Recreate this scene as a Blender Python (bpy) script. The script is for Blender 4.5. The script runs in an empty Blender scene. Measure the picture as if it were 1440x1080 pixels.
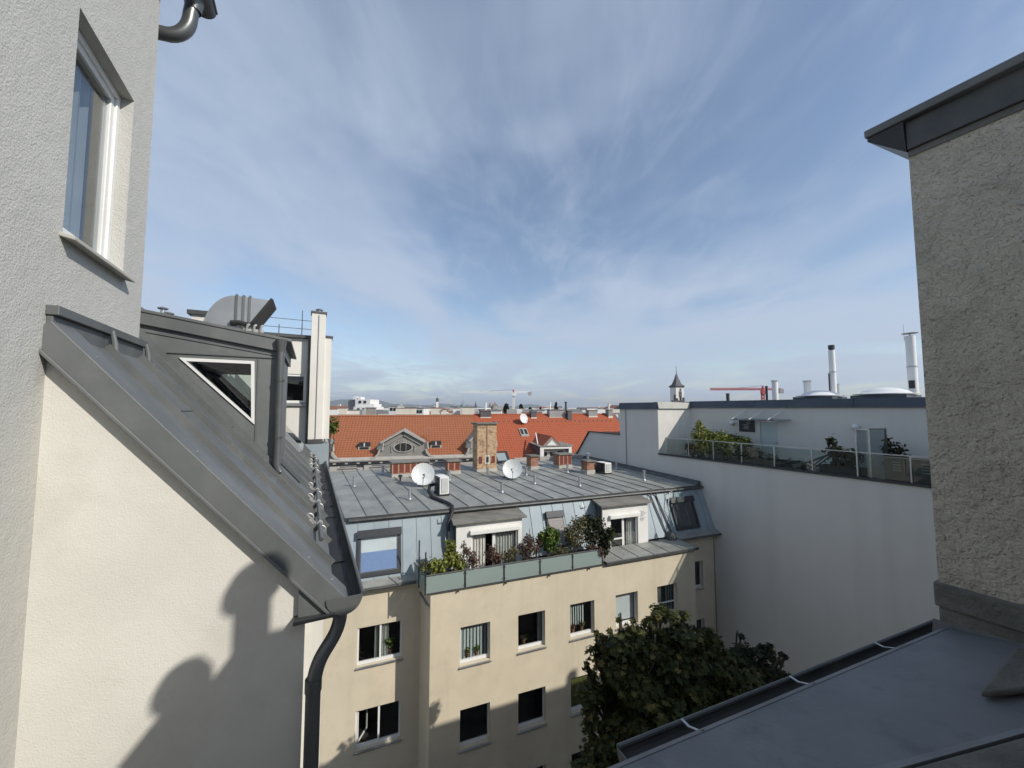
import bpy, bmesh, math, random
import numpy as np
from mathutils import Vector

random.seed(7)
SC = bpy.context.scene
COL = SC.collection
ZC = 17.0                     # the eye is 17 m above the courtyard

# ------------------------------------------------------------------ camera
cam_d = bpy.data.cameras.new('camera')
cam = bpy.data.objects.new('camera', cam_d)
COL.objects.link(cam)
cam_d.sensor_fit = 'HORIZONTAL'
cam_d.sensor_width = 36.0
cam_d.lens = 36.0 * 541.0 / 1440.0
cam_d.clip_start = 0.05
cam_d.clip_end = 30000
cam.location = (0, 0, ZC)
cam.rotation_euler = (math.radians(90) + math.atan(35.0 / 541.0), 0, 0)
SC.camera = cam

# ------------------------------------------------------------------ light
SUN_HEAD, SUN_EL = 119.5, 34.5
sun_d = bpy.data.lights.new('sun', 'SUN')
sun_d.energy = 4.0
sun_d.angle = math.radians(0.5)
sun_d.color = (1.0, 0.945, 0.86)
sun = bpy.data.objects.new('sun', sun_d)
COL.objects.link(sun)
_h, _e = math.radians(SUN_HEAD), math.radians(SUN_EL)
SUN = Vector((math.sin(_h) * math.cos(_e), math.cos(_h) * math.cos(_e), math.sin(_e)))
sun.rotation_euler = SUN.to_track_quat('Z', 'Y').to_euler()
sun.location = (30, -20, 60)

world = bpy.data.worlds.new('World')
SC.world = world
world.use_nodes = True
wt = world.node_tree
wt.nodes.clear()
def wn(t, **k):
    n = wt.nodes.new(t)
    for a, b in k.items(): setattr(n, a, b)
    return n
wo = wn('ShaderNodeOutputWorld'); wb = wn('ShaderNodeBackground')
sky = wn('ShaderNodeTexSky', sky_type='NISHITA')
sky.sun_disc = False
sky.sun_elevation = math.radians(SUN_EL)
sky.sun_rotation = math.radians(SUN_HEAD)
sky.altitude = 200
sky.air_density = 1.0
sky.dust_density = 0.7
sky.ozone_density = 1.2
SKY_STRENGTH = 0.15
wb.inputs['Strength'].default_value = SKY_STRENGTH
# thin cirrus: noise on a flat layer high overhead (direction / height), drawn out into streaks
tc = wn('ShaderNodeTexCoord')
sep = wn('ShaderNodeSeparateXYZ'); wt.links.new(tc.outputs['Generated'], sep.inputs[0])
def wm(op, a, b=None, c=None, clamp=False):
    n = wn('ShaderNodeMath', operation=op); n.use_clamp = clamp
    for i, x in enumerate((a, b, c)):
        if x is None: continue
        if isinstance(x, (int, float)): n.inputs[i].default_value = x
        else: wt.links.new(x, n.inputs[i])
    return n.outputs[0]
hz = wm('MAXIMUM', wm('ADD', sep.outputs['Z'], 0.10), 0.05)
cx = wm('DIVIDE', sep.outputs['X'], hz); cy = wm('DIVIDE', sep.outputs['Y'], hz)
comb = wn('ShaderNodeCombineXYZ'); wt.links.new(cx, comb.inputs[0]); wt.links.new(cy, comb.inputs[1])
def layer(rot, scale, nscale, detail, rough, dist, seed):
    m = wn('ShaderNodeMapping'); m.inputs['Rotation'].default_value = (0, 0, math.radians(rot))
    m.inputs['Scale'].default_value = (scale[0], scale[1], 1); m.inputs['Location'].default_value = (seed, seed * 1.7, 0)
    wt.links.new(comb.outputs[0], m.inputs[0])
    n = wn('ShaderNodeTexNoise'); n.inputs['Scale'].default_value = nscale; n.inputs['Detail'].default_value = detail
    n.inputs['Roughness'].default_value = rough; n.inputs['Distortion'].default_value = dist
    wt.links.new(m.outputs[0], n.inputs['Vector'])
    return n.outputs['Fac']
def ramp(x, lo, hi):
    n = wn('ShaderNodeMapRange'); n.interpolation_type = 'SMOOTHSTEP'
    n.inputs['From Min'].default_value = lo; n.inputs['From Max'].default_value = hi
    wt.links.new(x, n.inputs['Value'])
    return n.outputs['Result']
big = ramp(layer(-38, (1.0, 0.75), 0.66, 4, 0.5, 0.8, 5.7), 0.40, 0.62)
mid = ramp(layer(-46, (1.35, 0.72), 1.3, 7, 0.58, 0.9, 2.2), 0.40, 0.66)
fine = ramp(layer(-60, (2.0, 0.85), 2.9, 8, 0.62, 1.0, 4.9), 0.40, 0.75)
cov = wm('ADD', wm('MULTIPLY', big, 0.62), wm('MULTIPLY', wm('MULTIPLY', mid, 0.42), wm('ADD', wm('MULTIPLY', big, 0.7), 0.3)))
cov = wm('ADD', cov, wm('MULTIPLY', wm('MULTIPLY', fine, 0.30), wm('ADD', wm('MULTIPLY', mid, 0.8), 0.2)))
# the veil is seen through more of its depth toward the horizon
cov = wm('DIVIDE', wm('ADD', wm('MULTIPLY', cov, 0.95), 0.07), wm('ADD', wm('MAXIMUM', sep.outputs['Z'], 0.0), 0.24))
cov = wm('SUBTRACT', 1.0, wm('EXPONENT', wm('MULTIPLY', cov, -1.0)), clamp=True)
mixc = wn('ShaderNodeMix', data_type='RGBA')
mixc.inputs['B'].default_value = (3.45, 4.05, 5.05, 1)
wt.links.new(cov, mixc.inputs['Factor'])
wt.links.new(sky.outputs[0], mixc.inputs['A'])
wt.links.new(mixc.outputs['Result'], wb.inputs['Color'])
wt.links.new(wb.outputs[0], wo.inputs['Surface'])

SC.view_settings.view_transform = 'Standard'
SC.view_settings.look = 'None'
SC.view_settings.exposure = 0.0
SC.view_settings.gamma = 1.0
SC.view_settings.use_curve_mapping = False
SC.render.engine = 'CYCLES'
SC.cycles.use_denoising = True
SC.cycles.max_bounces = 6
SC.cycles.diffuse_bounces = 3
SC.cycles.glossy_bounces = 3
SC.cycles.transmission_bounces = 4
SC.cycles.transparent_max_bounces = 12
SC.cycles.volume_bounces = 0
SC.cycles.caustics_reflective = False
SC.cycles.caustics_refractive = False

# ------------------------------------------------------------------ frames (metres; z = 0 is eye level until build() lifts it)
def hd(a):
    a = math.radians(a); return Vector((math.sin(a), math.cos(a), 0.0))
UP = Vector((0, 0, 1))
class Frame:
    """s along the wall, d into the building, z up"""
    def __init__(self, o, e, n, k=1.0): self.o = Vector(o); self.e = Vector(e); self.n = Vector(n); self.k = k   # k: metres per unit
    def __call__(self, s, d, z): return self.o + (self.e * s + self.n * d + UP * z) * self.k
BO = Vector((-2.83, 13.82, 0))
FB = Frame(BO, hd(69), hd(-21))           # courtyard house, square to its front
FK = Frame(BO, hd(69), hd(-29))           # the same house along its party walls
FL = Frame((0, 0, 0), hd(62.5), hd(-27.5))  # neighbour on the left: s across (C), d along the eave (A)
FR = Frame((10.48, 20.27, 0), hd(60), hd(-30))  # house on the right: s outward (q), d along the wall (r)
FO = Frame((-10.83, 37.0, 0), hd(76), hd(-14))  # street houses with orange roofs
OK_ = 0.7
FG = Frame((0, 0, 0), hd(68), hd(158), OK_)    # own house: s along its gutter, d back past the eye
def LL(A, C, z): return FL(C, A, z)
def RR(r, q, z): return FR(q, r, z)

# ------------------------------------------------------------------ mesh building
class MB:
    def __init__(self): self.v = []; self.f = []
    def poly(self, *p):
        i = len(self.v); self.v += [Vector(q) for q in p]; self.f.append(tuple(range(i, i + len(p))))
        return self
    def hexa(self, p):            # 8 points: bottom ring, top ring
        i = len(self.v); self.v += [Vector(q) for q in p]
        for a in ((3, 2, 1, 0), (4, 5, 6, 7), (0, 1, 5, 4), (1, 2, 6, 5), (2, 3, 7, 6), (3, 0, 4, 7)):
            self.f.append(tuple(i + k for k in a))
        return self
    def box(self, fr, s0, s1, d0, d1, z0, z1):
        return self.hexa([fr(s0, d0, z0), fr(s1, d0, z0), fr(s1, d1, z0), fr(s0, d1, z0),
                          fr(s0, d0, z1), fr(s1, d0, z1), fr(s1, d1, z1), fr(s0, d1, z1)])
    def prism(self, pts, ext):
        ext = Vector(ext); n = len(pts); i = len(self.v)
        self.v += [Vector(p) for p in pts] + [Vector(p) + ext for p in pts]
        self.f.append(tuple(range(i, i + n))); self.f.append(tuple(range(i + 2 * n - 1, i + n - 1, -1)))
        for k in range(n):
            j = (k + 1) % n; self.f.append((i + k, i + j, i + n + j, i + n + k))
        return self
    def bar(self, p0, p1, w, h=None, up=UP):
        p0 = Vector(p0); p1 = Vector(p1); h = h or w
        t = (p1 - p0).normalized(); u = Vector(up)
        if abs(t.dot(u)) > 0.98: u = Vector((0.37, 0.93, 0))
        x = t.cross(u).normalized() * (w / 2); y = x.cross(t).normalized() * (h / 2)
        return self.hexa([p0 - x - y, p0 + x - y, p0 + x + y, p0 - x + y, p1 - x - y, p1 + x - y, p1 + x + y, p1 - x + y])
    def tube(self, path, r, n=10, caps=True):
        path = [Vector(p) for p in path]; m = len(path); rr = r if isinstance(r, (list, tuple)) else [r] * m
        ref = None; i0 = len(self.v)
        for k in range(m):
            t = (path[min(k + 1, m - 1)] - path[max(k - 1, 0)]).normalized()
            if ref is None:
                ref = Vector((1, 0, 0)) if abs(t.x) < 0.8 else Vector((0, 1, 0))
            x = (ref - t * ref.dot(t)).normalized(); ref = x; y = t.cross(x)
            for j in range(n):
                a = 2 * math.pi * j / n
                self.v.append(path[k] + (x * math.cos(a) + y * math.sin(a)) * rr[k])
        for k in range(m - 1):
            for j in range(n):
                j2 = (j + 1) % n
                self.f.append((i0 + k * n + j, i0 + k * n + j2, i0 + (k + 1) * n + j2, i0 + (k + 1) * n + j))
        if caps:
            self.f.append(tuple(i0 + n - 1 - j for j in range(n)))
            self.f.append(tuple(i0 + (m - 1) * n + j for j in range(n)))
        return self
    def lathe(self, c, prof, n=20, axis=UP, xref=None):
        c = Vector(c); a = Vector(axis).normalized()
        x = Vector(xref) if xref else (Vector((1, 0, 0)) if abs(a.x) < 0.8 else Vector((0, 1, 0)))
        x = (x - a * x.dot(a)).normalized(); y = a.cross(x); i0 = len(self.v); m = len(prof)
        for (r, h) in prof:
            for j in range(n):
                t = 2 * math.pi * j / n
                self.v.append(c + a * h + (x * math.cos(t) + y * math.sin(t)) * max(r, 1e-4))
        for k in range(m - 1):
            for j in range(n):
                j2 = (j + 1) % n
                self.f.append((i0 + k * n + j, i0 + k * n + j2, i0 + (k + 1) * n + j2, i0 + (k + 1) * n + j))
        return self
    def build(self, name, mat, parent=None, smooth=False, norm=True, bevel=0):
        me = bpy.data.meshes.new(name)
        base = root_of(parent)
        off = Vector((0, 0, ZC)) - (base if base else Vector((0, 0, 0)))
        me.from_pydata([tuple(p + off) for p in self.v], [], self.f)
        if norm:
            bm = bmesh.new(); bm.from_mesh(me); bmesh.ops.recalc_face_normals(bm, faces=bm.faces); bm.to_mesh(me); bm.free()
        if smooth:
            me.polygons.foreach_set('use_smooth', [True] * len(me.polygons))
            me.set_sharp_from_angle(angle=math.radians(38))
        if mat: me.materials.append(mat)
        o = bpy.data.objects.new(name, me); COL.objects.link(o)
        if parent: o.parent = parent
        if bevel:
            b = o.modifiers.new('bevel', 'BEVEL'); b.width = bevel; b.segments = 2; b.limit_method = 'ANGLE'
        return o
BASE = {}
def root_of(o):
    while o is not None and o.parent is not None: o = o.parent
    return Vector(o.location) if o is not None else None
def tag(o, label=None, cat=None, group=None, kind=None):
    if label: o['label'] = label
    if cat: o['category'] = cat
    if group: o['group'] = group
    if kind: o['kind'] = kind
    return o
def thing(name, base, label, cat, group=None):
    o = bpy.data.objects.new(name, None); COL.objects.link(o)
    o.location = Vector(base) + Vector((0, 0, ZC)); o.empty_display_size = 0.2
    return tag(o, label, cat, group)
def copy_tree(o, parent=None):
    c = o.copy(); COL.objects.link(c)
    if parent: c.parent = parent
    for ch in list(o.children): copy_tree(ch, c)
    return c
GZ = -ZC

def wall_holes(mb, fr, s0, s1, z0, z1, holes, rev=0.14, d=0.0):
    """a wall sheet with rectangular openings and their reveals; holes = (s0, s1, z0, z1)"""
    ss = sorted({s0, s1} | {h[0] for h in holes} | {h[1] for h in holes})
    zs = sorted({z0, z1} | {h[2] for h in holes} | {h[3] for h in holes})
    for a, b in zip(ss, ss[1:]):
        for c, e in zip(zs, zs[1:]):
            m, q = (a + b) / 2, (c + e) / 2
            if any(h[0] < m < h[1] and h[2] < q < h[3] for h in holes): continue
            mb.poly(fr(a, d, c), fr(b, d, c), fr(b, d, e), fr(a, d, e))
    for (a, b, c, e) in holes:
        r = d + rev
        mb.poly(fr(a, d, c), fr(a, r, c), fr(a, r, e), fr(a, d, e))
        mb.poly(fr(b, d, c), fr(b, d, e), fr(b, r, e), fr(b, r, c))
        mb.poly(fr(a, d, e), fr(a, r, e), fr(b, r, e), fr(b, d, e))
        mb.poly(fr(a, d, c), fr(b, d, c), fr(b, r, c), fr(a, r, c))
    return mb
# ------------------------------------------------------------------ materials
MATS = {}
def pmat(name, c1, c2=None, scale=4.0, detail=5, rough=0.7, rough2=None, metal=0.0, bump=0.0, bscale=60.0, bdist=0.01,
         streak=None, stretch=(1, 1, 1), dark=None, spec=0.5, bump2=None, lo=0.35, hi=0.65, bdetail=3, orand=0):
    m = bpy.data.materials.new(name); m.use_nodes = True
    nt = m.node_tree; N = nt.nodes; Lk = nt.links
    b = N['Principled BSDF']
    b.inputs['Roughness'].default_value = rough; b.inputs['Metallic'].default_value = metal
    b.inputs['Specular IOR Level'].default_value = spec
    tcn = N.new('ShaderNodeTexCoord')
    c2 = c2 or tuple(x * 0.85 for x in c1)
    mp = N.new('ShaderNodeMapping'); mp.inputs['Scale'].default_value = stretch
    Lk.new(tcn.outputs['Object'], mp.inputs[0])
    nz = N.new('ShaderNodeTexNoise'); nz.inputs['Scale'].default_value = scale; nz.inputs['Detail'].default_value = detail
    nz.inputs['Roughness'].default_value = 0.6
    Lk.new(mp.outputs[0], nz.inputs['Vector'])
    r = N.new('ShaderNodeValToRGB'); r.color_ramp.elements[0].position = lo; r.color_ramp.elements[1].position = hi
    r.color_ramp.elements[0].color = (*c2, 1); r.color_ramp.elements[1].color = (*c1, 1)
    Lk.new(nz.outputs['Fac'], r.inputs[0])
    out = r.outputs[0]
    if streak:     # run-off streaks: noise drawn out down the wall
        cs, amt, ssc = streak
        mp2 = N.new('ShaderNodeMapping'); mp2.inputs['Scale'].default_value = (ssc, ssc, ssc * 0.07)
        Lk.new(tcn.outputs['Object'], mp2.inputs[0])
        n2 = N.new('ShaderNodeTexNoise'); n2.inputs['Scale'].default_value = 1.0; n2.inputs['Detail'].default_value = 6
        Lk.new(mp2.outputs[0], n2.inputs['Vector'])
        mr = N.new('ShaderNodeMapRange'); mr.inputs['From Min'].default_value = 0.5; mr.inputs['From Max'].default_value = 0.78
        mr.inputs['To Max'].default_value = amt
        Lk.new(n2.outputs['Fac'], mr.inputs['Value'])
        mx = N.new('ShaderNodeMix'); mx.data_type = 'RGBA'; mx.inputs['B'].default_value = (*cs, 1)
        Lk.new(mr.outputs[0], mx.inputs['Factor']); Lk.new(out, mx.inputs['A']); out = mx.outputs['Result']
    if dark:       # blotches
        cs, amt, ssc = dark
        n3 = N.new('ShaderNodeTexNoise'); n3.inputs['Scale'].default_value = ssc; n3.inputs['Detail'].default_value = 8
        n3.inputs['Roughness'].default_value = 0.7
        Lk.new(tcn.outputs['Object'], n3.inputs['Vector'])
        mr = N.new('ShaderNodeMapRange'); mr.inputs['From Min'].default_value = 0.52; mr.inputs['From Max'].default_value = 0.72
        mr.inputs['To Max'].default_value = amt
        Lk.new(n3.outputs['Fac'], mr.inputs['Value'])
        mx = N.new('ShaderNodeMix'); mx.data_type = 'RGBA'; mx.inputs['B'].default_value = (*cs, 1)
        Lk.new(mr.outputs[0], mx.inputs['Factor']); Lk.new(out, mx.inputs['A']); out = mx.outputs['Result']
    if orand:      # sheets of one roof weather differently
        oi = N.new('ShaderNodeObjectInfo'); mr = N.new('ShaderNodeMapRange'); mr.inputs['To Min'].default_value = 1 - orand; mr.inputs['To Max'].default_value = 1 + orand
        Lk.new(oi.outputs['Random'], mr.inputs['Value'])
        vm = N.new('ShaderNodeVectorMath'); vm.operation = 'SCALE'; Lk.new(out, vm.inputs[0]); Lk.new(mr.outputs[0], vm.inputs['Scale']); out = vm.outputs[0]
    Lk.new(out, b.inputs['Base Color'])
    if rough2 is not None:
        mr = N.new('ShaderNodeMapRange'); mr.inputs['To Min'].default_value = rough; mr.inputs['To Max'].default_value = rough2
        Lk.new(nz.outputs['Fac'], mr.inputs['Value']); Lk.new(mr.outputs[0], b.inputs['Roughness'])
    if bump:
        nb = N.new('ShaderNodeTexNoise'); nb.inputs['Scale'].default_value = bscale; nb.inputs['Detail'].default_value = bdetail
        nb.inputs['Roughness'].default_value = 0.6
        Lk.new(tcn.outputs['Object'], nb.inputs['Vector'])
        bp = N.new('ShaderNodeBump'); bp.inputs['Strength'].default_value = bump; bp.inputs['Distance'].default_value = bdist
        Lk.new(nb.outputs['Fac'], bp.inputs['Height'])
        last = bp
        if bump2:
            st, sc_, di = bump2
            nb2 = N.new('ShaderNodeTexNoise'); nb2.inputs['Scale'].default_value = sc_; nb2.inputs['Detail'].default_value = 2
            Lk.new(tcn.outputs['Object'], nb2.inputs['Vector'])
            bp2 = N.new('ShaderNodeBump'); bp2.inputs['Strength'].default_value = st; bp2.inputs['Distance'].default_value = di
            Lk.new(nb2.outputs['Fac'], bp2.inputs['Height']); Lk.new(bp.outputs[0], bp2.inputs['Normal']); last = bp2
        Lk.new(last.outputs[0], b.inputs['Normal'])
    MATS[name] = m
    return m
def glass(name, tint=(0.75, 0.8, 0.8), rough=0.02, refl=1.0, milky=0.0, milk=(0.5, 0.6, 0.58)):
    m = bpy.data.materials.new(name); m.use_nodes = True; nt = m.node_tree; nt.nodes.clear()
    N = nt.nodes; Lk = nt.links
    o = N.new('ShaderNodeOutputMaterial'); tr = N.new('ShaderNodeBsdfTransparent'); gl = N.new('ShaderNodeBsdfGlossy')
    tr.inputs[0].default_value = (*tint, 1); gl.inputs['Roughness'].default_value = rough
    fr = N.new('ShaderNodeLayerWeight'); fr.inputs['Blend'].default_value = 0.5
    pw = N.new('ShaderNodeMath'); pw.operation = 'POWER'; pw.inputs[1].default_value = 4.0; Lk.new(fr.outputs['Facing'], pw.inputs[0])
    mu = N.new('ShaderNodeMath'); mu.operation = 'MULTIPLY_ADD'; mu.inputs[1].default_value = 0.85 * min(refl, 1.1); mu.inputs[2].default_value = 0.05 * refl; mu.use_clamp = True
    Lk.new(pw.outputs[0], mu.inputs[0])
    body = tr.outputs[0]
    if milky:
        di = N.new('ShaderNodeBsdfDiffuse'); di.inputs[0].default_value = (*milk, 1)
        tl = N.new('ShaderNodeBsdfTranslucent'); tl.inputs[0].default_value = (*milk, 1)
        ad = N.new('ShaderNodeMixShader'); ad.inputs[0].default_value = 0.35
        Lk.new(di.outputs[0], ad.inputs[1]); Lk.new(tl.outputs[0], ad.inputs[2])
        mk = N.new('ShaderNodeMixShader'); mk.inputs[0].default_value = milky
        Lk.new(tr.outputs[0], mk.inputs[1]); Lk.new(ad.outputs[0], mk.inputs[2]); body = mk.outputs[0]
    mx = N.new('ShaderNodeMixShader')
    Lk.new(mu.outputs[0], mx.inputs[0]); Lk.new(body, mx.inputs[1]); Lk.new(gl.outputs[0], mx.inputs[2])
    Lk.new(mx.outputs[0], o.inputs[0])
    MATS[name] = m
    return m
def leafmat(name, c1, c2, c3=None, trans=0.3):
    m = bpy.data.materials.new(name); m.use_nodes = True; nt = m.node_tree; nt.nodes.clear()
    N = nt.nodes; Lk = nt.links
    o = N.new('ShaderNodeOutputMaterial')
    g = N.new('ShaderNodeNewGeometry'); r = N.new('ShaderNodeValToRGB')
    e = r.color_ramp.elements; e[0].color = (*c1, 1); e[1].color = (*c2, 1)
    if c3:
        e[1].position = 0.8; x = e.new(0.95); x.color = (*c3, 1)
    Lk.new(g.outputs['Random Per Island'], r.inputs[0])
    d = N.new('ShaderNodeBsdfPrincipled'); d.inputs['Roughness'].default_value = 0.6; d.inputs['Specular IOR Level'].default_value = 0.2
    t = N.new('ShaderNodeBsdfTranslucent')
    Lk.new(r.outputs[0], d.inputs['Base Color']); Lk.new(r.outputs[0], t.inputs[0])
    mx = N.new('ShaderNodeMixShader'); mx.inputs[0].default_value = trans
    Lk.new(d.outputs[0], mx.inputs[1]); Lk.new(t.outputs[0], mx.inputs[2]); Lk.new(mx.outputs[0], o.inputs[0])
    MATS[name] = m
    return m
def brickmat(name, c1, c2, mortar, scale, rot=0, squash=(1, 1, 1), bw=0.26, rh=0.075):
    m = bpy.data.materials.new(name); m.use_nodes = True; nt = m.node_tree; N = nt.nodes; Lk = nt.links
    b = N['Principled BSDF']; b.inputs['Roughness'].default_value = 0.9
    t = N.new('ShaderNodeTexCoord'); s = N.new('ShaderNodeSeparateXYZ'); Lk.new(t.outputs['Object'], s.inputs[0])
    ad = N.new('ShaderNodeMath'); ad.operation = 'ADD'; Lk.new(s.outputs['X'], ad.inputs[0]); Lk.new(s.outputs['Y'], ad.inputs[1])
    c = N.new('ShaderNodeCombineXYZ'); Lk.new(ad.outputs[0], c.inputs[0]); Lk.new(s.outputs['Z'], c.inputs[1])
    br = N.new('ShaderNodeTexBrick'); Lk.new(c.outputs[0], br.inputs['Vector'])
    br.inputs['Color1'].default_value = (*c1, 1); br.inputs['Color2'].default_value = (*c2, 1); br.inputs['Mortar'].default_value = (*mortar, 1)
    br.inputs['Scale'].default_value = scale; br.inputs['Brick Width'].default_value = bw; br.inputs['Row Height'].default_value = rh
    br.inputs['Mortar Size'].default_value = 0.008; br.inputs['Bias'].default_value = -0.1
    nz = N.new('ShaderNodeTexNoise'); nz.inputs['Scale'].default_value = 4.5; nz.inputs['Detail'].default_value = 7
    Lk.new(t.outputs['Object'], nz.inputs['Vector'])
    mr = N.new('ShaderNodeMapRange'); mr.inputs['From Min'].default_value = 0.52; mr.inputs['From Max'].default_value = 0.66; mr.inputs['To Max'].default_value = 0.65
    Lk.new(nz.outputs['Fac'], mr.inputs['Value'])
    mx = N.new('ShaderNodeMix'); mx.data_type = 'RGBA'; mx.inputs['B'].default_value = (0.13, 0.075, 0.045, 1)
    Lk.new(mr.outputs[0], mx.inputs['Factor']); Lk.new(br.outputs[0], mx.inputs['A']); Lk.new(mx.outputs['Result'], b.inputs['Base Color'])
    bp = N.new('ShaderNodeBump'); bp.inputs['Strength'].default_value = 0.5; bp.inputs['Distance'].default_value = 0.02
    Lk.new(br.outputs['Fac'], bp.inputs['Height']); bp.invert = True; Lk.new(bp.outputs[0], b.inputs['Normal'])
    MATS[name] = m
    return m
def tilemat(name, c1, c2):
    """clay tiles too far off to pick apart: side-by-side tiles with uneven firing"""
    m = bpy.data.materials.new(name); m.use_nodes = True; nt = m.node_tree; N = nt.nodes; Lk = nt.links
    b = N['Principled BSDF']; b.inputs['Roughness'].default_value = 0.8
    t = N.new('ShaderNodeTexCoord'); mp = N.new('ShaderNodeMapping'); mp.inputs['Rotation'].default_value = (0, 0, math.radians(-14))
    Lk.new(t.outputs['Object'], mp.inputs[0])
    nz = N.new('ShaderNodeTexNoise'); nz.inputs['Scale'].default_value = 5.0; nz.inputs['Detail'].default_value = 6; nz.inputs['Roughness'].default_value = 0.75
    m2 = N.new('ShaderNodeMapping'); m2.inputs['Scale'].default_value = (0.4, 2.2, 2.2); Lk.new(mp.outputs[0], m2.inputs[0])
    Lk.new(m2.outputs[0], nz.inputs['Vector'])
    r = N.new('ShaderNodeValToRGB'); r.color_ramp.elements[0].position = 0.3; r.color_ramp.elements[1].position = 0.7
    r.color_ramp.elements[0].color = (*c2, 1); r.color_ramp.elements[1].color = (*c1, 1)
    Lk.new(nz.outputs['Fac'], r.inputs[0])
    w = N.new('ShaderNodeTexWave'); w.inputs['Scale'].default_value = 1.1; w.bands_direction = 'X'; Lk.new(mp.outputs[0], w.inputs['Vector'])
    bp = N.new('ShaderNodeBump'); bp.inputs['Strength'].default_value = 0.6; bp.inputs['Distance'].default_value = 0.03
    Lk.new(w.outputs['Fac'], bp.inputs['Height']); Lk.new(bp.outputs[0], b.inputs['Normal'])
    Lk.new(r.outputs[0], b.inputs['Base Color'])
    MATS[name] = m
    return m

pmat('stucco_tower', (0.57, 0.565, 0.525), (0.53, 0.525, 0.49), 1.3, rough=0.92, bump=0.55, bscale=85, bdist=0.012, streak=((0.42, 0.41, 0.37), 0.4, 2.2), bump2=(0.25, 11, 0.02), bdetail=4)
pmat('stucco_gable', (0.70, 0.68, 0.62), (0.64, 0.62, 0.565), 1.6, rough=0.93, bump=0.32, bscale=120, bdist=0.010, dark=((0.52, 0.50, 0.44), 0.5, 1.1), bump2=(0.12, 9, 0.015), bdetail=4)
pmat('render_beige', (0.66, 0.585, 0.445), (0.60, 0.53, 0.40), 0.9, rough=0.9, bump=0.25, bscale=30, bdist=0.01, streak=((0.47, 0.40, 0.30), 0.5, 1.6), dark=((0.50, 0.42, 0.31), 0.4, 1.7))
pmat('stucco_rough', (0.70, 0.645, 0.53), (0.60, 0.55, 0.45), 6, rough=0.95, bump=1.0, bscale=20, bdist=0.06, bump2=(0.7, 60, 0.02), bdetail=5, dark=((0.38, 0.345, 0.28), 0.55, 2.4))
pmat('firewall_grey', (0.69, 0.665, 0.61), (0.65, 0.625, 0.57), 0.35, rough=0.92, bump=0.15, bscale=22, bdist=0.01, streak=((0.57, 0.545, 0.495), 0.5, 1.1), dark=((0.59, 0.565, 0.515), 0.3, 0.5))
pmat('wall_white', (0.74, 0.72, 0.66), (0.68, 0.66, 0.60), 1.2, rough=0.9, bump=0.2, bscale=40, streak=((0.52, 0.50, 0.44), 0.5, 3.0))
pmat('dormer_white', (0.80, 0.79, 0.75), (0.74, 0.73, 0.69), 1.5, rough=0.85, bump=0.1, bscale=40)
pmat('zinc_dark', orand=0.14, c1=(0.165, 0.175, 0.175), c2=(0.125, 0.133, 0.133), scale=1.6, detail=8, rough=0.45, rough2=0.62, metal=0.25, bump=0.10, bscale=3.0, bdist=0.03, streak=((0.20, 0.205, 0.20), 0.7, 5.0), dark=((0.26, 0.265, 0.255), 0.3, 3.5))
pmat('zinc_roof', orand=0.14, c1=(0.37, 0.37, 0.335), c2=(0.26, 0.265, 0.245), scale=1.1, detail=8, rough=0.5, rough2=0.7, metal=0.3, bump=0.1, bscale=2.5, bdist=0.03, dark=((0.155, 0.155, 0.145), 0.6, 1.2))
pmat('zinc_blue', orand=0.06, c1=(0.32, 0.375, 0.405), c2=(0.265, 0.32, 0.35), scale=0.8, detail=6, rough=0.5, rough2=0.65, metal=0.15, bump=0.08, bscale=2.2, bdist=0.03, streak=((0.37, 0.415, 0.44), 0.6, 2.5))
pmat('zinc_edge', (0.115, 0.118, 0.115), (0.075, 0.078, 0.078), 3, rough=0.5, metal=0.4, bump=0.1, bscale=8)
pmat('fascia_slate', (0.085, 0.10, 0.12), (0.06, 0.072, 0.088), 0.8, detail=6, rough=0.55, metal=0.3, dark=((0.15, 0.165, 0.18), 0.4, 0.9))
pmat('dormer_roof', (0.235, 0.225, 0.195), (0.13, 0.125, 0.11), 1.6, detail=9, rough=0.9, stretch=(0.5, 1.6, 1), bump=0.3, bscale=25)
pmat('pipe_grey', (0.15, 0.158, 0.16), (0.115, 0.122, 0.124), 2.5, rough=0.36, metal=0.5, dark=((0.17, 0.172, 0.17), 0.35, 5))
pmat('steel', (0.52, 0.53, 0.53), (0.42, 0.43, 0.43), 4, rough=0.35, metal=0.8)
pmat('galvanised', (0.50, 0.52, 0.53), (0.40, 0.42, 0.44), 2.5, detail=8, rough=0.4, metal=0.7, bump=0.1, bscale=4)
pmat('cast_clamp', (0.55, 0.55, 0.53), (0.40, 0.40, 0.39), 20, rough=0.5, metal=0.4)
pmat('white_plastic', (0.80, 0.80, 0.78), (0.75, 0.75, 0.73), 3, rough=0.45)
pmat('dish_white', (0.72, 0.73, 0.71), (0.58, 0.60, 0.58), 5.5, rough=0.5, stretch=(3, 3, 0.4))
pmat('black_rubber', (0.022, 0.022, 0.024), (0.014, 0.014, 0.015), 8, rough=0.6)
pmat('dark_frame', (0.05, 0.052, 0.058), (0.04, 0.042, 0.046), 6, rough=0.45, metal=0.3)
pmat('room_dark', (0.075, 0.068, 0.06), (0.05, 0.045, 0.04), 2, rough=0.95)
pmat('curtain', (0.62, 0.61, 0.57), (0.54, 0.53, 0.49), 3, rough=0.95)
pmat('blind_slat', (0.52, 0.57, 0.55), (0.44, 0.49, 0.47), 3, rough=0.8)
pmat('blind_olive', (0.27, 0.26, 0.07), (0.22, 0.21, 0.055), 2, rough=0.9)
pmat('blind_reflect_white', (0.74, 0.76, 0.76), (0.68, 0.70, 0.71), 2, rough=0.8)  # bay window's white blind; also the painted reflection in the left skylight
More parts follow.
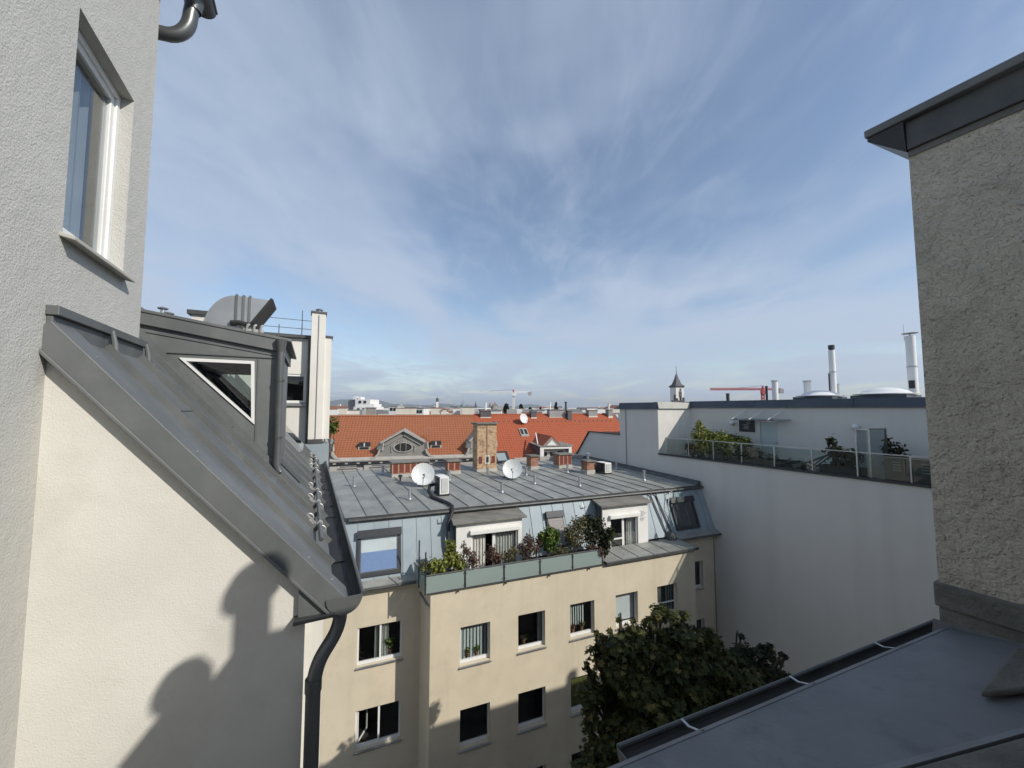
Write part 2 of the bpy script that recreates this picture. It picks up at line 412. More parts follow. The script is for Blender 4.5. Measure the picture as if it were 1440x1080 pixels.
pmat('blind_mesh', (0.36, 0.335, 0.325), (0.27, 0.25, 0.245), 30, rough=0.8, bump=0.3, bscale=60)
pmat('reflect_blue', (0.26, 0.36, 0.62), (0.23, 0.33, 0.57), 9, rough=0.8)  # blue part of the reflection painted under the left skylight's pane
pmat('roof_coat', (0.18, 0.188, 0.195), (0.135, 0.142, 0.148), 2.2, detail=8, rough=0.5, rough2=0.75, bump=0.35, bscale=14, bdist=0.012, dark=((0.07, 0.075, 0.08), 0.8, 2.3), bump2=(0.3, 90, 0.004))
pmat('mortar_grey', (0.20, 0.20, 0.185), (0.14, 0.14, 0.13), 5, rough=0.95, bump=0.7, bscale=30, bdist=0.02, dark=((0.09, 0.09, 0.082), 0.6, 4))
pmat('slab_stone', (0.155, 0.15, 0.125), (0.085, 0.082, 0.07), 4, detail=9, rough=0.95, bump=0.6, bscale=26, bdist=0.02)
pmat('facade_grey', (0.30, 0.29, 0.265), (0.25, 0.24, 0.22), 1.5, rough=0.9, streak=((0.19, 0.18, 0.165), 0.5, 2))
pmat('gable_grey', (0.275, 0.26, 0.235), (0.23, 0.22, 0.20), 1.2, rough=0.9, streak=((0.18, 0.17, 0.155), 0.5, 2))
pmat('cornice_pale', (0.42, 0.40, 0.36), (0.34, 0.32, 0.29), 2, rough=0.85)
pmat('cream', (0.68, 0.65, 0.56), (0.60, 0.57, 0.49), 0.6, rough=0.9, streak=((0.45, 0.42, 0.36), 0.4, 1))
pmat('far_white', (0.74, 0.73, 0.70), (0.68, 0.67, 0.64), 0.2, rough=0.9)
pmat('far_grey', (0.32, 0.32, 0.31), (0.26, 0.26, 0.26), 0.2, rough=0.9)
pmat('far_brown', (0.30, 0.19, 0.15), (0.25, 0.155, 0.12), 0.2, rough=0.9)
pmat('far_roof', (0.30, 0.13, 0.08), (0.22, 0.10, 0.065), 0.2, rough=0.9)
pmat('verdigris', (0.17, 0.24, 0.25), (0.13, 0.19, 0.20), 0.2, rough=0.7)
pmat('slate', (0.11, 0.10, 0.105), (0.08, 0.075, 0.08), 0.5, rough=0.7)
pmat('crane_red', (0.50, 0.05, 0.05), (0.42, 0.04, 0.04), 0.5, rough=0.6)
pmat('crane_white', (0.75, 0.74, 0.72), (0.68, 0.67, 0.65), 0.5, rough=0.6)
pmat('flue_red', (0.20, 0.05, 0.035), (0.15, 0.04, 0.03), 3, rough=0.85)
pmat('brick_frame', (0.50, 0.27, 0.17), (0.42, 0.22, 0.14), 4, rough=0.9)
pmat('plinth', (0.48, 0.47, 0.42), (0.40, 0.39, 0.35), 4, rough=0.9)
pmat('bark', (0.085, 0.07, 0.055), (0.05, 0.04, 0.032), 6, rough=0.95, bump=0.6, bscale=20)
pmat('soil_ground', (0.15, 0.145, 0.135), (0.11, 0.105, 0.10), 0.05, rough=0.95)
pmat('courtyard_paving', (0.22, 0.21, 0.20), (0.17, 0.165, 0.155), 0.5, rough=0.9)
pmat('hill_green', (0.075, 0.095, 0.06), (0.05, 0.065, 0.045), 0.004, rough=1.0)
pmat('planter_dark', (0.035, 0.033, 0.032), (0.025, 0.024, 0.023), 3, rough=0.7)
pmat('terracotta', (0.32, 0.15, 0.09), (0.26, 0.12, 0.07), 3, rough=0.9)
pmat('sign_dark', (0.035, 0.03, 0.033), (0.028, 0.024, 0.026), 3, rough=0.6)
pmat('sign_grey', (0.42, 0.42, 0.42), (0.38, 0.38, 0.38), 3, rough=0.6)
pmat('door_pale', (0.52, 0.60, 0.57), (0.49, 0.57, 0.54), 1, rough=0.6)
pmat('chair_green', (0.09, 0.17, 0.14), (0.07, 0.14, 0.115), 2, rough=0.8)
pmat('lamp_globe', (0.75, 0.75, 0.74), (0.72, 0.72, 0.71), 2, rough=0.3)
pmat('terrace_tile', (0.30, 0.29, 0.275), (0.25, 0.245, 0.23), 1, rough=0.9)
glass('pane', (0.93, 0.95, 0.95))
glass('pane_dark', (0.80, 0.83, 0.83), refl=0.9)
glass('rail_glass', (0.80, 0.86, 0.84), refl=0.8)
glass('frosted', (0.7, 0.8, 0.77), rough=0.12, refl=1.4, milky=0.66, milk=(0.56, 0.66, 0.63))
glass('smoke_glass', (0.66, 0.71, 0.73), refl=0.9)
glass('skylight_pane', (0.80, 0.84, 0.87), rough=0.03, refl=1.8)
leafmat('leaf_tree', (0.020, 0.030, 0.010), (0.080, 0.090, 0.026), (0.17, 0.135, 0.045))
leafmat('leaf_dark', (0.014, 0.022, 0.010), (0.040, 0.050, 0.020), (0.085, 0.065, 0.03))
leafmat('leaf_lime', (0.11, 0.15, 0.03), (0.26, 0.27, 0.06), (0.36, 0.33, 0.11))
leafmat('leaf_olive', (0.085, 0.09, 0.045), (0.17, 0.165, 0.09), (0.27, 0.20, 0.10))
leafmat('leaf_rust', (0.075, 0.045, 0.035), (0.16, 0.095, 0.07), (0.22, 0.16, 0.12))
leafmat('leaf_green', (0.045, 0.085, 0.018), (0.12, 0.18, 0.035), (0.20, 0.24, 0.06))
brickmat('brick_buff', (0.55, 0.37, 0.21), (0.40, 0.235, 0.12), (0.50, 0.42, 0.31), 1.0)
brickmat('brick_red', (0.37, 0.155, 0.085), (0.28, 0.11, 0.065), (0.40, 0.32, 0.25), 1.0)
tilemat('tiles_old', (0.37, 0.135, 0.058), (0.26, 0.09, 0.04))
tilemat('tiles_new', (0.41, 0.105, 0.043), (0.32, 0.078, 0.033))
M = MATS

# ------------------------------------------------------------------ shared builders
def window(fr, parent, s0, s1, z0, z1, rev=0.14, mull=(), rails=(), fw=0.055, curtain=None, room=1.3, sill=True, pane='pane_dark',
           frame='white_plastic', open_left=False, name='window', sillmat='steel', bottom=0.0):
    """frame with panes, sill and what stands behind it; (s0, s1, z0, z1) is the opening"""
    d0, d1 = rev - 0.01, rev + 0.055
    mb = MB(); bt = bottom or fw
    mb.box(fr, s0, s0 + fw, d0, d1, z0, z1).box(fr, s1 - fw, s1, d0, d1, z0, z1)
    mb.box(fr, s0 + fw, s1 - fw, d0, d1, z0, z0 + bt).box(fr, s0 + fw, s1 - fw, d0, d1, z1 - fw, z1)
    for m_ in mull: mb.box(fr, m_ - fw * 0.6, m_ + fw * 0.6, d0 - 0.004, d1, z0 + bt, z1 - fw)
    for (a, b, z) in rails: mb.box(fr, a, b, d0 + 0.005, d1, z - 0.025, z + 0.025)
    w = mb.build(name, M[frame], parent)
    ed = [s0 + fw] + list(mull) + [s1 - fw]
    for k in range(len(ed) - 1):
        if open_left and k == 0:
            a, b = ed[0], ed[1]; L_ = (b - a) - 0.02; ang = math.radians(62)
            sub = Frame(fr(a + 0.03, d1, 0), fr.e * math.cos(ang) + fr.n * math.sin(ang), fr.n * math.cos(ang) - fr.e * math.sin(ang))
            sm = MB()
            sm.box(sub, 0, 0.05, 0, 0.04, z0 + bt, z1 - fw).box(sub, L_ - 0.05, L_, 0, 0.04, z0 + bt, z1 - fw)
            sm.box(sub, 0.05, L_ - 0.05, 0, 0.04, z0 + bt, z0 + bt + 0.05).box(sub, 0.05, L_ - 0.05, 0, 0.04, z1 - fw - 0.05, z1 - fw)
            sm.build('sash', M[frame], w)
            MB().box(sub, 0.05, L_ - 0.05, 0.015, 0.022, z0 + bt + 0.05, z1 - fw - 0.05).build('pane', M[pane], w)
            continue
        MB().box(fr, ed[k], ed[k + 1], rev + 0.02, rev + 0.026, z0 + bt, z1 - fw).build('pane', M[pane], w)
    if sill:
        MB().hexa([fr(s0 - 0.04, -0.06, z0 - 0.075), fr(s1 + 0.04, -0.06, z0 - 0.075), fr(s1 + 0.04, d0, z0 - 0.02), fr(s0 - 0.04, d0, z0 - 0.02),
                   fr(s0 - 0.04, -0.06, z0 - 0.045), fr(s1 + 0.04, -0.06, z0 - 0.045), fr(s1 + 0.04, d0, z0 + 0.004), fr(s0 - 0.04, d0, z0 + 0.004)]).build('sill', M[sillmat], w)
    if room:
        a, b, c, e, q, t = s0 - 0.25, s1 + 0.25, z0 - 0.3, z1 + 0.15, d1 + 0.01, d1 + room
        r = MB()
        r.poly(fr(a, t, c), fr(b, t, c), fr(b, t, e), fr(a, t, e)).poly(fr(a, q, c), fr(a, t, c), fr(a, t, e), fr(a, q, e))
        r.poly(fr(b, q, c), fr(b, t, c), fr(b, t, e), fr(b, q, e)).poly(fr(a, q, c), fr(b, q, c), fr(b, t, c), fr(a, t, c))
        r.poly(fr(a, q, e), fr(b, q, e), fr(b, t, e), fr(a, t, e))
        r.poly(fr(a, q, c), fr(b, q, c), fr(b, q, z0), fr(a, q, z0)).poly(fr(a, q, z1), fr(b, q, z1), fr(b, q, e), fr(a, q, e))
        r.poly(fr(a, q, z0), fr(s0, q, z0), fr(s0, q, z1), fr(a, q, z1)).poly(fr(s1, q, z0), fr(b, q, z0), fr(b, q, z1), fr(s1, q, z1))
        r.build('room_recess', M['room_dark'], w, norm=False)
    for cu in (curtain or ()):
        a, b, mt = cu[0], cu[1], cu[2]; zb = cu[3] if len(cu) > 3 else z0 + 0.03; zt = cu[4] if len(cu) > 4 else z1 - 0.03
        drape(fr, a, b, zb, zt, d1 + 0.07, mt, w, flat=(mt in ('blind_reflect_white', 'blind_olive')), slats=(mt == 'blind_slat'))
    return w
def drape(fr, a, b, z0, z1, d, mat, parent, flat=False, slats=False):
    mb = MB()
    if flat:
        mb.box(fr, a, b, d, d + 0.01, z0, z1); return mb.build('blind', M[mat], parent)
    if slats:
        n = max(3, int((b - a) / 0.105)); w = (b - a) / n
        for k in range(n):
            s = a + k * w
            mb.poly(fr(s + 0.008, d, z0), fr(s + w - 0.008, d + 0.05, z0), fr(s + w - 0.008, d + 0.05, z1), fr(s + 0.008, d, z1))
        return mb.build('blind', M[mat], parent, norm=False)
    n = max(8, int((b - a) / 0.022)); pts = []
    for k in range(n + 1):
        s = a + (b - a) * k / n
        pts.append((s, d + 0.03 * math.sin(k * 1.15) + 0.012 * math.sin(k * 0.37 + a * 9)))
    for k in range(n):
        (s, e), (s2, e2) = pts[k], pts[k + 1]
        mb.poly(fr(s, e, z0), fr(s2, e2, z0), fr(s2, e2, z1), fr(s, e, z1))
    return mb.build('curtain', M[mat], parent, smooth=True, norm=False)

def leaves(name, mat, parent, clumps, n, size, seed=1, up=0.35, elong=1.5, shell=0.55, fold=0.25, lobed=False):
    """n leaves spread through clumps (centre, radii); each leaf two folded quads"""
    rg = np.random.default_rng(seed)
    cen = np.array([tuple(c[0]) for c in clumps]); rad = np.array([c[1] if isinstance(c[1], (tuple, list)) else (c[1],) * 3 for c in clumps], float)
    w = rad.prod(axis=1) ** (2 / 3); w /= w.sum()
    idx = rg.choice(len(clumps), n, p=w)
    u = rg.normal(size=(n, 3)); u /= np.linalg.norm(u, axis=1)[:, None]
    rr = shell + (1 - shell) * rg.random(n) ** 0.6
    rr *= 1 + 0.16 * rg.normal(size=n)
    p = cen[idx] + u * rad[idx] * rr[:, None]
    nrm = u * 0.7 + np.array([0, 0, up]) + rg.normal(size=(n, 3)) * 0.5; nrm /= np.linalg.norm(nrm, axis=1)[:, None]
    t = rg.normal(size=(n, 3)) + np.array([0, 0, -0.4]); t -= nrm * (t * nrm).sum(1)[:, None]; t /= np.linalg.norm(t, axis=1)[:, None]
    b = np.cross(nrm, t)
    sz = size * (0.6 + 0.8 * rg.random(n)); h = sz * 0.5
    L_ = (sz * elong * 0.5)[:, None]; W_ = h[:, None]; F_ = (h * fold)[:, None]
    v = np.empty((n, 6, 3))
    v[:, 0] = p - t * L_
    v[:, 1] = p - t * L_ * 0.35 + b * W_ * 0.85 + nrm * F_
    v[:, 2] = p + t * L_ * 0.40 + b * W_ * 0.62 + nrm * F_ * 0.7
    v[:, 3] = p + t * L_ - nrm * F_ * 0.6
    v[:, 4] = p + t * L_ * 0.40 - b * W_ * 0.62 + nrm * F_ * 0.7
    v[:, 5] = p - t * L_ * 0.35 - b * W_ * 0.85 + nrm * F_
    nv, ring = 6, ((0, 1, 2, 3), (0, 3, 4, 5))
    if lobed:      # five-lobed leaf in two folded halves
        nv, ring = 10, ((0, 1, 2, 3, 4, 5), (0, 5, 6, 7, 8, 9))
        v = np.empty((n, 10, 3))
        for k, (x, y, f) in enumerate(((0, -.5, 0), (.46, -.36, .5), (.20, -.06, .25), (.56, .14, .6), (.19, .20, .2), (0, .58, -.3), (-.19, .20, .2), (-.56, .14, .6), (-.20, -.06, .25), (-.46, -.36, .5))):
            v[:, k] = p + t * (sz * elong * y)[:, None] + b * (sz * 1.1 * x)[:, None] + nrm * (h * fold * 2 * f)[:, None]
    base = root_of(parent); v += np.array([0, 0, ZC]) - (np.array(base) if base is not None else 0)
    me = bpy.data.meshes.new(name)
    q = np.arange(n)[:, None] * nv; m_ = len(ring[0])
    f = np.concatenate([q + np.array(ring[0]), q + np.array(ring[1])], axis=1).reshape(-1)
    me.vertices.add(n * nv); me.vertices.foreach_set('co', v.reshape(-1))
    me.loops.add(n * 2 * m_); me.loops.foreach_set('vertex_index', f.astype(np.int32))
    me.polygons.add(n * 2); me.polygons.foreach_set('loop_start', np.arange(n * 2, dtype=np.int32) * m_)
    me.update(calc_edges=True); me.validate()
    me.materials.append(M[mat])
    o = bpy.data.objects.new(name, me); COL.objects.link(o)
    if parent: o.parent = parent
    return o
def panel(mb, p00, p10, p11, p01, n, th=0.008, rib=0.028, rw=0.016, first=False):
    """sheet-metal tray with an upstand along its p10-p11 edge"""
    n = Vector(n).normalized(); p00, p10, p11, p01 = map(Vector, (p00, p10, p11, p01))
    e = (p10 - p00).normalized()
    mb.hexa([p00, p10, p11, p01, p00 + n * th, p10 + n * th, p11 + n * th, p01 + n * th])
    a, b = p10 - e * rw, p11 - e * rw
    mb.hexa([a + n * th, p10 + n * th, p11 + n * th, b + n * th, a + n * rib, p10 + n * rib, p11 + n * rib, b + n * rib])
    if first:
        a, b = p00 + e * rw, p01 + e * rw
        mb.hexa([p00 + n * th, a + n * th, b + n * th, p01 + n * th, p00 + n * rib, a + n * rib, b + n * rib, p01 + n * rib])
    return mb
# ================================================================== neighbour on the left
def rz(C): return 0.381 - 1.1767 * (C + 1.183)          # its steep roof
RN = (FL.e * 1.1767 + UP).normalized()                    # roof normal
left = thing('stucco_house', LL(2.8, -1.0, GZ), 'pale stucco house with steep dark metal roof and triangular dormer window on the left', 'house')
# tower wall with its window (faces across the courtyard)
FT = Frame(LL(0, -1.2, 0), FL.n, -FL.e)                   # s = A, d = into the wall
wh = (2.865, 3.60, 0.935, 2.215)
mb = wall_holes(MB(), FT, -1.5, 3.95, GZ, 3.95, [wh], rev=0.11)
mb.poly(LL(3.95, -1.2, GZ), LL(3.95, -5.5, GZ), LL(3.95, -5.5, 3.95), LL(3.95, -1.2, 3.95))
mb.poly(LL(-1.5, -1.2, GZ), LL(-1.5, -5.5, GZ), LL(-1.5, -5.5, 3.95), LL(-1.5, -1.2, 3.95))
mb.poly(LL(-1.5, -5.5, GZ), LL(3.95, -5.5, GZ), LL(3.95, -5.5, 3.95), LL(-1.5, -5.5, 3.95))
mb.build('tower_wall', M['stucco_tower'], left)
w = MB()
a, b, c, e = wh
for (s0, s1, z0, z1, d0, d1) in ((a, a + .045, c, e, .07, .12), (b - .045, b, c, e, .07, .12), (a + .045, b - .045, c, c + .05, .07, .12), (a + .045, b - .045, e - .045, e, .07, .12),
                                 (a + .045, a + .09, c + .05, e - .045, .085, .13), (b - .09, b - .045, c + .05, e - .045, .085, .13), (a + .09, b - .09, c + .05, c + .10, .085, .13), (a + .09, b - .09, e - .09, e - .045, .085, .13)):
    w.box(FT, s0, s1, d0, d1, z0, z1)
win = w.build('window', M['white_plastic'], left, bevel=0.006)
MB().box(FT, a + .09, b - .09, .105, .111, c + .10, e - .09).build('pane', M['skylight_pane'], win)
drape(FT, a + .02, a + .22, c + .08, e - .08, .2, 'blind_slat', win)
drape(FT, a + .25, b - .08, c + .08, e - .08, .19, 'curtain', win)
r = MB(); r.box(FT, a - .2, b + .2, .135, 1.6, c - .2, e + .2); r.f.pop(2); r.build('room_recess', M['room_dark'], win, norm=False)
MB().hexa([FT(a - .03, -.06, c - .04), FT(b + .03, -.06, c - .04), FT(b + .03, .07, c - .012), FT(a - .03, .07, c - .012),
           FT(a - .03, -.06, c - .018), FT(b + .03, -.06, c - .018), FT(b + .03, .07, c + .01), FT(a - .03, .07, c + .01)]).build('sill', M['plinth'], win, bevel=0.004)
# tower roof edge, gutter end and swan-neck pipe at its far corner
MB().prism([LL(-1.5, -0.95, 3.86), LL(-1.5, -5.5, 6.0), LL(-1.5, -5.5, 6.06), LL(-1.5, -0.95, 3.93)], FL.n * 5.75).build('tower_roof', M['zinc_dark'], left)
MB().box(FL, -1.2, -0.95, -1.5, 4.25, 3.72, 3.855).build('soffit', M['zinc_edge'], left)
def gutter(mb, fr_pt, A0, A1, C, z, r, n=12, th=0.006):
    for k in range(n):
        t0, t1 = math.pi + math.pi * k / n, math.pi + math.pi * (k + 1) / n
        q = []
        for A in (A0, A1):
            for (t, rr) in ((t0, r), (t1, r), (t1, r - th), (t0, r - th)):
                q.append(fr_pt(A, C + rr * math.cos(t), z + rr * math.sin(t)))
        mb.hexa(q)
    return mb
tg = gutter(MB(), LL, -1.5, 4.30, -0.99, 3.72, 0.085)
tg.tube([LL(-1.5, -0.905, 3.72), LL(4.30, -0.905, 3.72)], 0.012, 8)
tg.prism([LL(4.30, -0.99 + .085 * math.cos(math.pi + math.pi * k / 10), 3.72 + .085 * math.sin(math.pi + math.pi * k / 10)) for k in range(11)], FL.n * 0.006)
tg.build('gutter', M['zinc_edge'], left, smooth=True)
pp = [LL(4.15, -1.035, 3.66), LL(4.15, -1.045, 3.56), LL(4.15, -1.055, 3.47)]
for k in range(1, 9):
    t = math.pi / 2 * k / 8
    pp.append(LL(4.15, -1.055 - 0.17 * (1 - math.cos(t)), 3.47 - 0.24 * math.sin(t)))
pp += [LL(4.15, -1.40, 3.20), LL(4.15, -1.6, 3.17)]
MB().tube(pp, 0.055, 14).build('downpipe', M['pipe_grey'], left, smooth=True)
MB().lathe(LL(4.15, -1.037, 3.53), [(0.058, 0.0), (0.075, 0.1), (0.085, 0.19)], 14).build('outlet', M['pipe_grey'], left, smooth=True)
# gable wall under the sloping edge
g = [LL(2.812, -1.2, GZ), LL(2.812, 0.005, GZ), LL(2.812, 0.005, rz(0.005) - .05), LL(2.812, -1.2, rz(-1.2) - .05)]
MB().prism(g, FL.n * 0.25).build('gable_wall', M['stucco_gable'], left)
# courtyard wall below the eave
MB().box(FL, -0.25, 0.0, 3.062, 9.98, GZ, -1.34).build('courtyard_wall', M['wall_white'], left)
# roof sheets
seams = [2.86, 3.36, 3.9, 4.4, 4.79, 5.5, 6.1, 6.75, 7.46, 8.1, 8.65, 9.2, 9.6, 9.985]
for i, (A0, A1) in enumerate(zip(seams, seams[1:])):
    top = -1.185 if A1 <= 3.91 else (-1.95 if A1 < 4.8 or A0 > 6.05 else -0.345)
    panel(MB(), LL(A0, top, rz(top)), LL(A1, top, rz(top)), LL(A1, 0.165, rz(0.165)), LL(A0, 0.165, rz(0.165)), RN, 0.006, 0.046, 0.018).build('roof_panel', M['zinc_dark'], left)
MB().prism([LL(2.9, -1.15, rz(-1.15) - .012), LL(2.9, .15, rz(.15) - .012), LL(2.9, .15, rz(.15) - .06), LL(2.9, -1.15, rz(-1.15) - .06)], FL.n * 7.05).build('roof_deck', M['zinc_edge'], left)
MB().prism([LL(6.45, -1.95, rz(-1.95) - .012), LL(6.45, -.3, rz(-.3) - .012), LL(6.45, -.3, rz(-.3) - .06), LL(6.45, -1.95, rz(-1.95) - .06)], FL.n * 3.5).build('roof_deck', M['zinc_edge'], left)
for (A0, A1, C) in ((2.99, 3.34, -.42), (3.38, 3.88, -.86), (3.92, 4.38, -.30), (4.42, 4.77, -.72)):      # lapped cross joints
    q = MB(); P_ = lambda A, C_, o: LL(A, C_, rz(C_)) + RN * o
    q.hexa([P_(A0, C - .02, .006), P_(A1, C - .02, .006), P_(A1, C + .02, .006), P_(A0, C + .02, .006), P_(A0, C - .02, .010), P_(A1, C - .02, .010), P_(A1, C + .02, .014), P_(A0, C + .02, .014)]).build('lap_joint', M['zinc_dark'], left)
# sloping edge cap of the gable
v = MB()
def slope_box(mb, A0, A1, C0, C1, o0, o1):
    P = lambda A, C, o: LL(A, C, rz(C)) + RN * o
    return mb.hexa([P(A0, C0, o0), P(A1, C0, o0), P(A1, C1, o0), P(A0, C1, o0), P(A0, C0, o1), P(A1, C0, o1), P(A1, C1, o1), P(A0, C1, o1)])
slope_box(v, 2.765, 2.782, -1.21, 0.215, -0.075, 0.047)
slope_box(v, 2.782, 2.98, -1.21, 0.215, 0.036, 0.047)
slope_box(v, 2.966, 2.98, -1.21, 0.215, 0.006, 0.036)
slope_box(v, 2.745, 2.765, -1.21, 0.20, -0.082, -0.066)
v.build('verge_cap', M['zinc_dark'], left, bevel=0.003)
for C in (-1.07, -.62, -.02, .12):
    MB().lathe(LL(2.87, C, rz(C)) + RN * .047, [(0.008, 0), (0.007, .004), (0.001, .006)], 8, RN).build('screw', M['steel'], left)
# boxed eave end below it
MB().prism([LL(2.77, -.035, rz(-.035) - .10), LL(2.77, .185, rz(.185) - .10), LL(2.77, .20, -1.285), LL(2.77, -.035, -1.275)], FL.n * 0.22).build('eave_box', M['zinc_dark'], left)
MB().box(FL, -.06, .17, 2.735, 3.0, -1.305, -1.28).build('eave_trim', M['zinc_edge'], left, bevel=0.003)
# flashing where the roof meets the tower
fl = MB()
fl.box(FL, -1.2, -1.175, 2.78, 3.965, 0.30, 0.475)
fl.box(FL, -1.2, -1.15, 2.77, 3.975, 0.475, 0.525)
fl.build('wall_flashing', M['zinc_dark'], left, bevel=0.004)
for A in (3.36, 3.93):
    MB().tube([LL(A, -1.15, .50), LL(A, -1.135, .42), LL(A, -1.13, .355), LL(A + .01, -1.10, .335)], [.012, .016, .018, .014], 8).build('seam_end', M['zinc_dark'], left, smooth=True)
# eave gutter and downpipe
gt = gutter(MB(), LL, 2.76, 9.97, .226, -1.205, .108)
gt.tube([LL(2.76, .334, -1.203), LL(9.97, .334, -1.203)], .013, 8)
gt.build('gutter', M['pipe_grey'], left, smooth=True)
MB().prism([LL(2.752, .226 + .108 * math.cos(math.pi + math.pi * k / 14), -1.205 + .108 * math.sin(math.pi + math.pi * k / 14)) for k in range(15)], FL.n * 0.008).build('gutter_end', M['zinc_dark'], left)
dl = MB()
for k in range(48):
    A = 2.85 + k * .148; w0, w1 = random.uniform(.05, .072), random.uniform(.05, .072); z0 = -1.285 + random.uniform(0, .016)
    dl.poly(LL(A, .226 - w0, z0), LL(A, .226 + w1, z0), LL(A + .148, .226 + w0, z0 + .004), LL(A + .148, .226 - w1, z0 + .004))
tag(dl.build('gutter_sludge', M['black_rubber'], left), kind='stuff')
dp = []
P0, P1, P2, P3 = LL(2.87, .215, -1.30), LL(2.86, .215, -1.56), LL(2.78, .065, -1.46), LL(2.775, .062, -1.74)
for k in range(17):
    t = k / 16; dp.append(P0 * (1 - t) ** 3 + P1 * 3 * t * (1 - t) ** 2 + P2 * 3 * t * t * (1 - t) + P3 * t ** 3)
dp.append(LL(2.775, .062, GZ))
MB().tube(dp, .043, 16).build('downpipe', M['pipe_grey'], left, smooth=True)
MB().tube([LL(2.775, .062, -1.735), LL(2.775, .062, -1.66)], .048, 16).build('pipe_collar', M['pipe_grey'], left, smooth=True)
# dormer with its triangular side window
def CZ(A, C, z): return LL(A, C, z)
dm = None
for A in (4.80, 6.36):
    dorm = MB()
    x = FL.n * 0.045
    dorm.prism([CZ(A, -1.53, .812), CZ(A, -.335, .61), CZ(A, -.335, .54), CZ(A, -1.314, .54)], x)
    dorm.prism([CZ(A, -1.314, .5395), CZ(A, -.502, .5395), CZ(A, -.502, .50), CZ(A, -1.157, .498)], x)
    dorm.prism([CZ(A, -1.314, .5385), CZ(A, -1.157, .498), CZ(A, -.518, -.162), CZ(A, -.502, rz(-.502))], x)
    dorm.prism([CZ(A, -.542, .498), CZ(A, -.502, .4995), CZ(A, -.502, rz(-.502)), CZ(A, -.518, -.162)], x)
    dorm.prism([CZ(A, -.50, .5395), CZ(A, -.335, .5395), CZ(A, -.335, rz(-.335)), CZ(A, -.50, rz(-.50))], x)
    x_ = dorm.build('dormer' if dm is None else 'far_cheek', M['zinc_dark'], left if dm is None else dm)
    dm = dm or x_
for A in (4.785, 6.35):
    wf = MB()
    tri = [(-1.157, .498), (-.542, .498), (-.518, -.162)]
    cxm, czm = sum(p[0] for p in tri) / 3, sum(p[1] for p in tri) / 3
    inn = [(cxm + (p[0] - cxm) * .86, czm + (p[1] - czm) * .86) for p in tri]
    for k in range(3):
        j = (k + 1) % 3
        wf.prism([CZ(A, *tri[k]), CZ(A, *tri[j]), CZ(A, *inn[j]), CZ(A, *inn[k])], FL.n * .05)
    wf.build('window_frame', M['white_plastic'], dm)
    MB().prism([CZ(A + .03, *p) for p in inn], FL.n * .006).build('pane', M['pane' if A < 5 else 'rail_glass'], dm)
# seams and lap joints on the cheek
ck = MB()
ck.prism([CZ(4.79, -1.50, .755), CZ(4.79, -.34, .575), CZ(4.79, -.34, .563), CZ(4.79, -1.48, .735)], FL.n * .008)
ck.prism([CZ(4.785, -1.30, .552), CZ(4.785, -.336, .552), CZ(4.785, -.336, .538), CZ(4.785, -1.31, .538)], FL.n * .014)
ck.prism([CZ(4.79, -.512, .53), CZ(4.79, -.498, .53), CZ(4.79, -.498, -.42), CZ(4.79, -.512, -.40)], FL.n * .009)
ck.prism([CZ(4.77, -1.33, rz(-1.33) + .03), CZ(4.77, -.335, rz(-.335) + .03), CZ(4.77, -.335, rz(-.335)), CZ(4.77, -1.33, rz(-1.33))], FL.n * .028)
ck.build('cheek_seam', M['zinc_dark'], dm)
dr = MB()
dr.prism([CZ(4.76, -1.75, .955), CZ(4.76, -.285, .735), CZ(4.76, -.285, .605), CZ(4.76, -1.55, .812)], FL.n * 1.68)
dr.prism([CZ(4.75, -1.75, .985), CZ(4.75, -.215, .752), CZ(4.75, -.215, .722), CZ(4.75, -1.75, .955)], FL.n * 1.70)
dr.build('dormer_roof', M['zinc_dark'], dm, bevel=0.004)
MB().box(FL, -.345, -.315, 4.85, 6.36, rz(-.335) + .02, .60).build('front_panel', M['zinc_dark'], dm)
it = MB()
it.poly(CZ(4.86, -1.2, .55), CZ(6.34, -1.2, .55), CZ(6.34, -.4, .55), CZ(4.86, -.4, .55))
it.poly(CZ(4.86, -1.35, .52), CZ(6.34, -1.35, .52), CZ(6.34, -.36, rz(-.36) + .01), CZ(4.86, -.36, rz(-.36) + .01))
it.build('room_recess', M['room_dark'], dm, norm=False)
dpz = MB(); dpz.tube([LL(4.73, -.305, .70), LL(4.73, -.305, -.58), LL(4.72, -.27, -.66)], .037, 12)
dpz.tube([LL(4.73, -.305, .60), LL(4.73, -.305, .735)], [.037, .055], 12)
dpz.build('downpipe', M['pipe_grey'], dm, smooth=True)
for z in (.30, -.30):
    MB().tube([LL(4.73, -.305, z - .012), LL(4.73, -.305, z + .012)], .043, 12).build('pipe_clip', M['zinc_edge'], dm)
# small flat rooflight and lead apron farther along the slope
def on(A, C, o=0): return LL(A, C, rz(C)) + RN * o
sk = MB(); slope_box(sk, 8.0, 9.3, -.62, -.18, .012, .085)
sko = sk.build('rooflight', M['galvanised'], left)
pn = MB(); slope_box(pn, 8.12, 9.18, -.57, -.23, .087, .092); pn.build('pane', M['skylight_pane'], sko)
ap = MB(); slope_box(ap, 5.3, 6.0, -.33, -.10, .014, .022); ap.build('lead_apron', M['zinc_edge'], left)
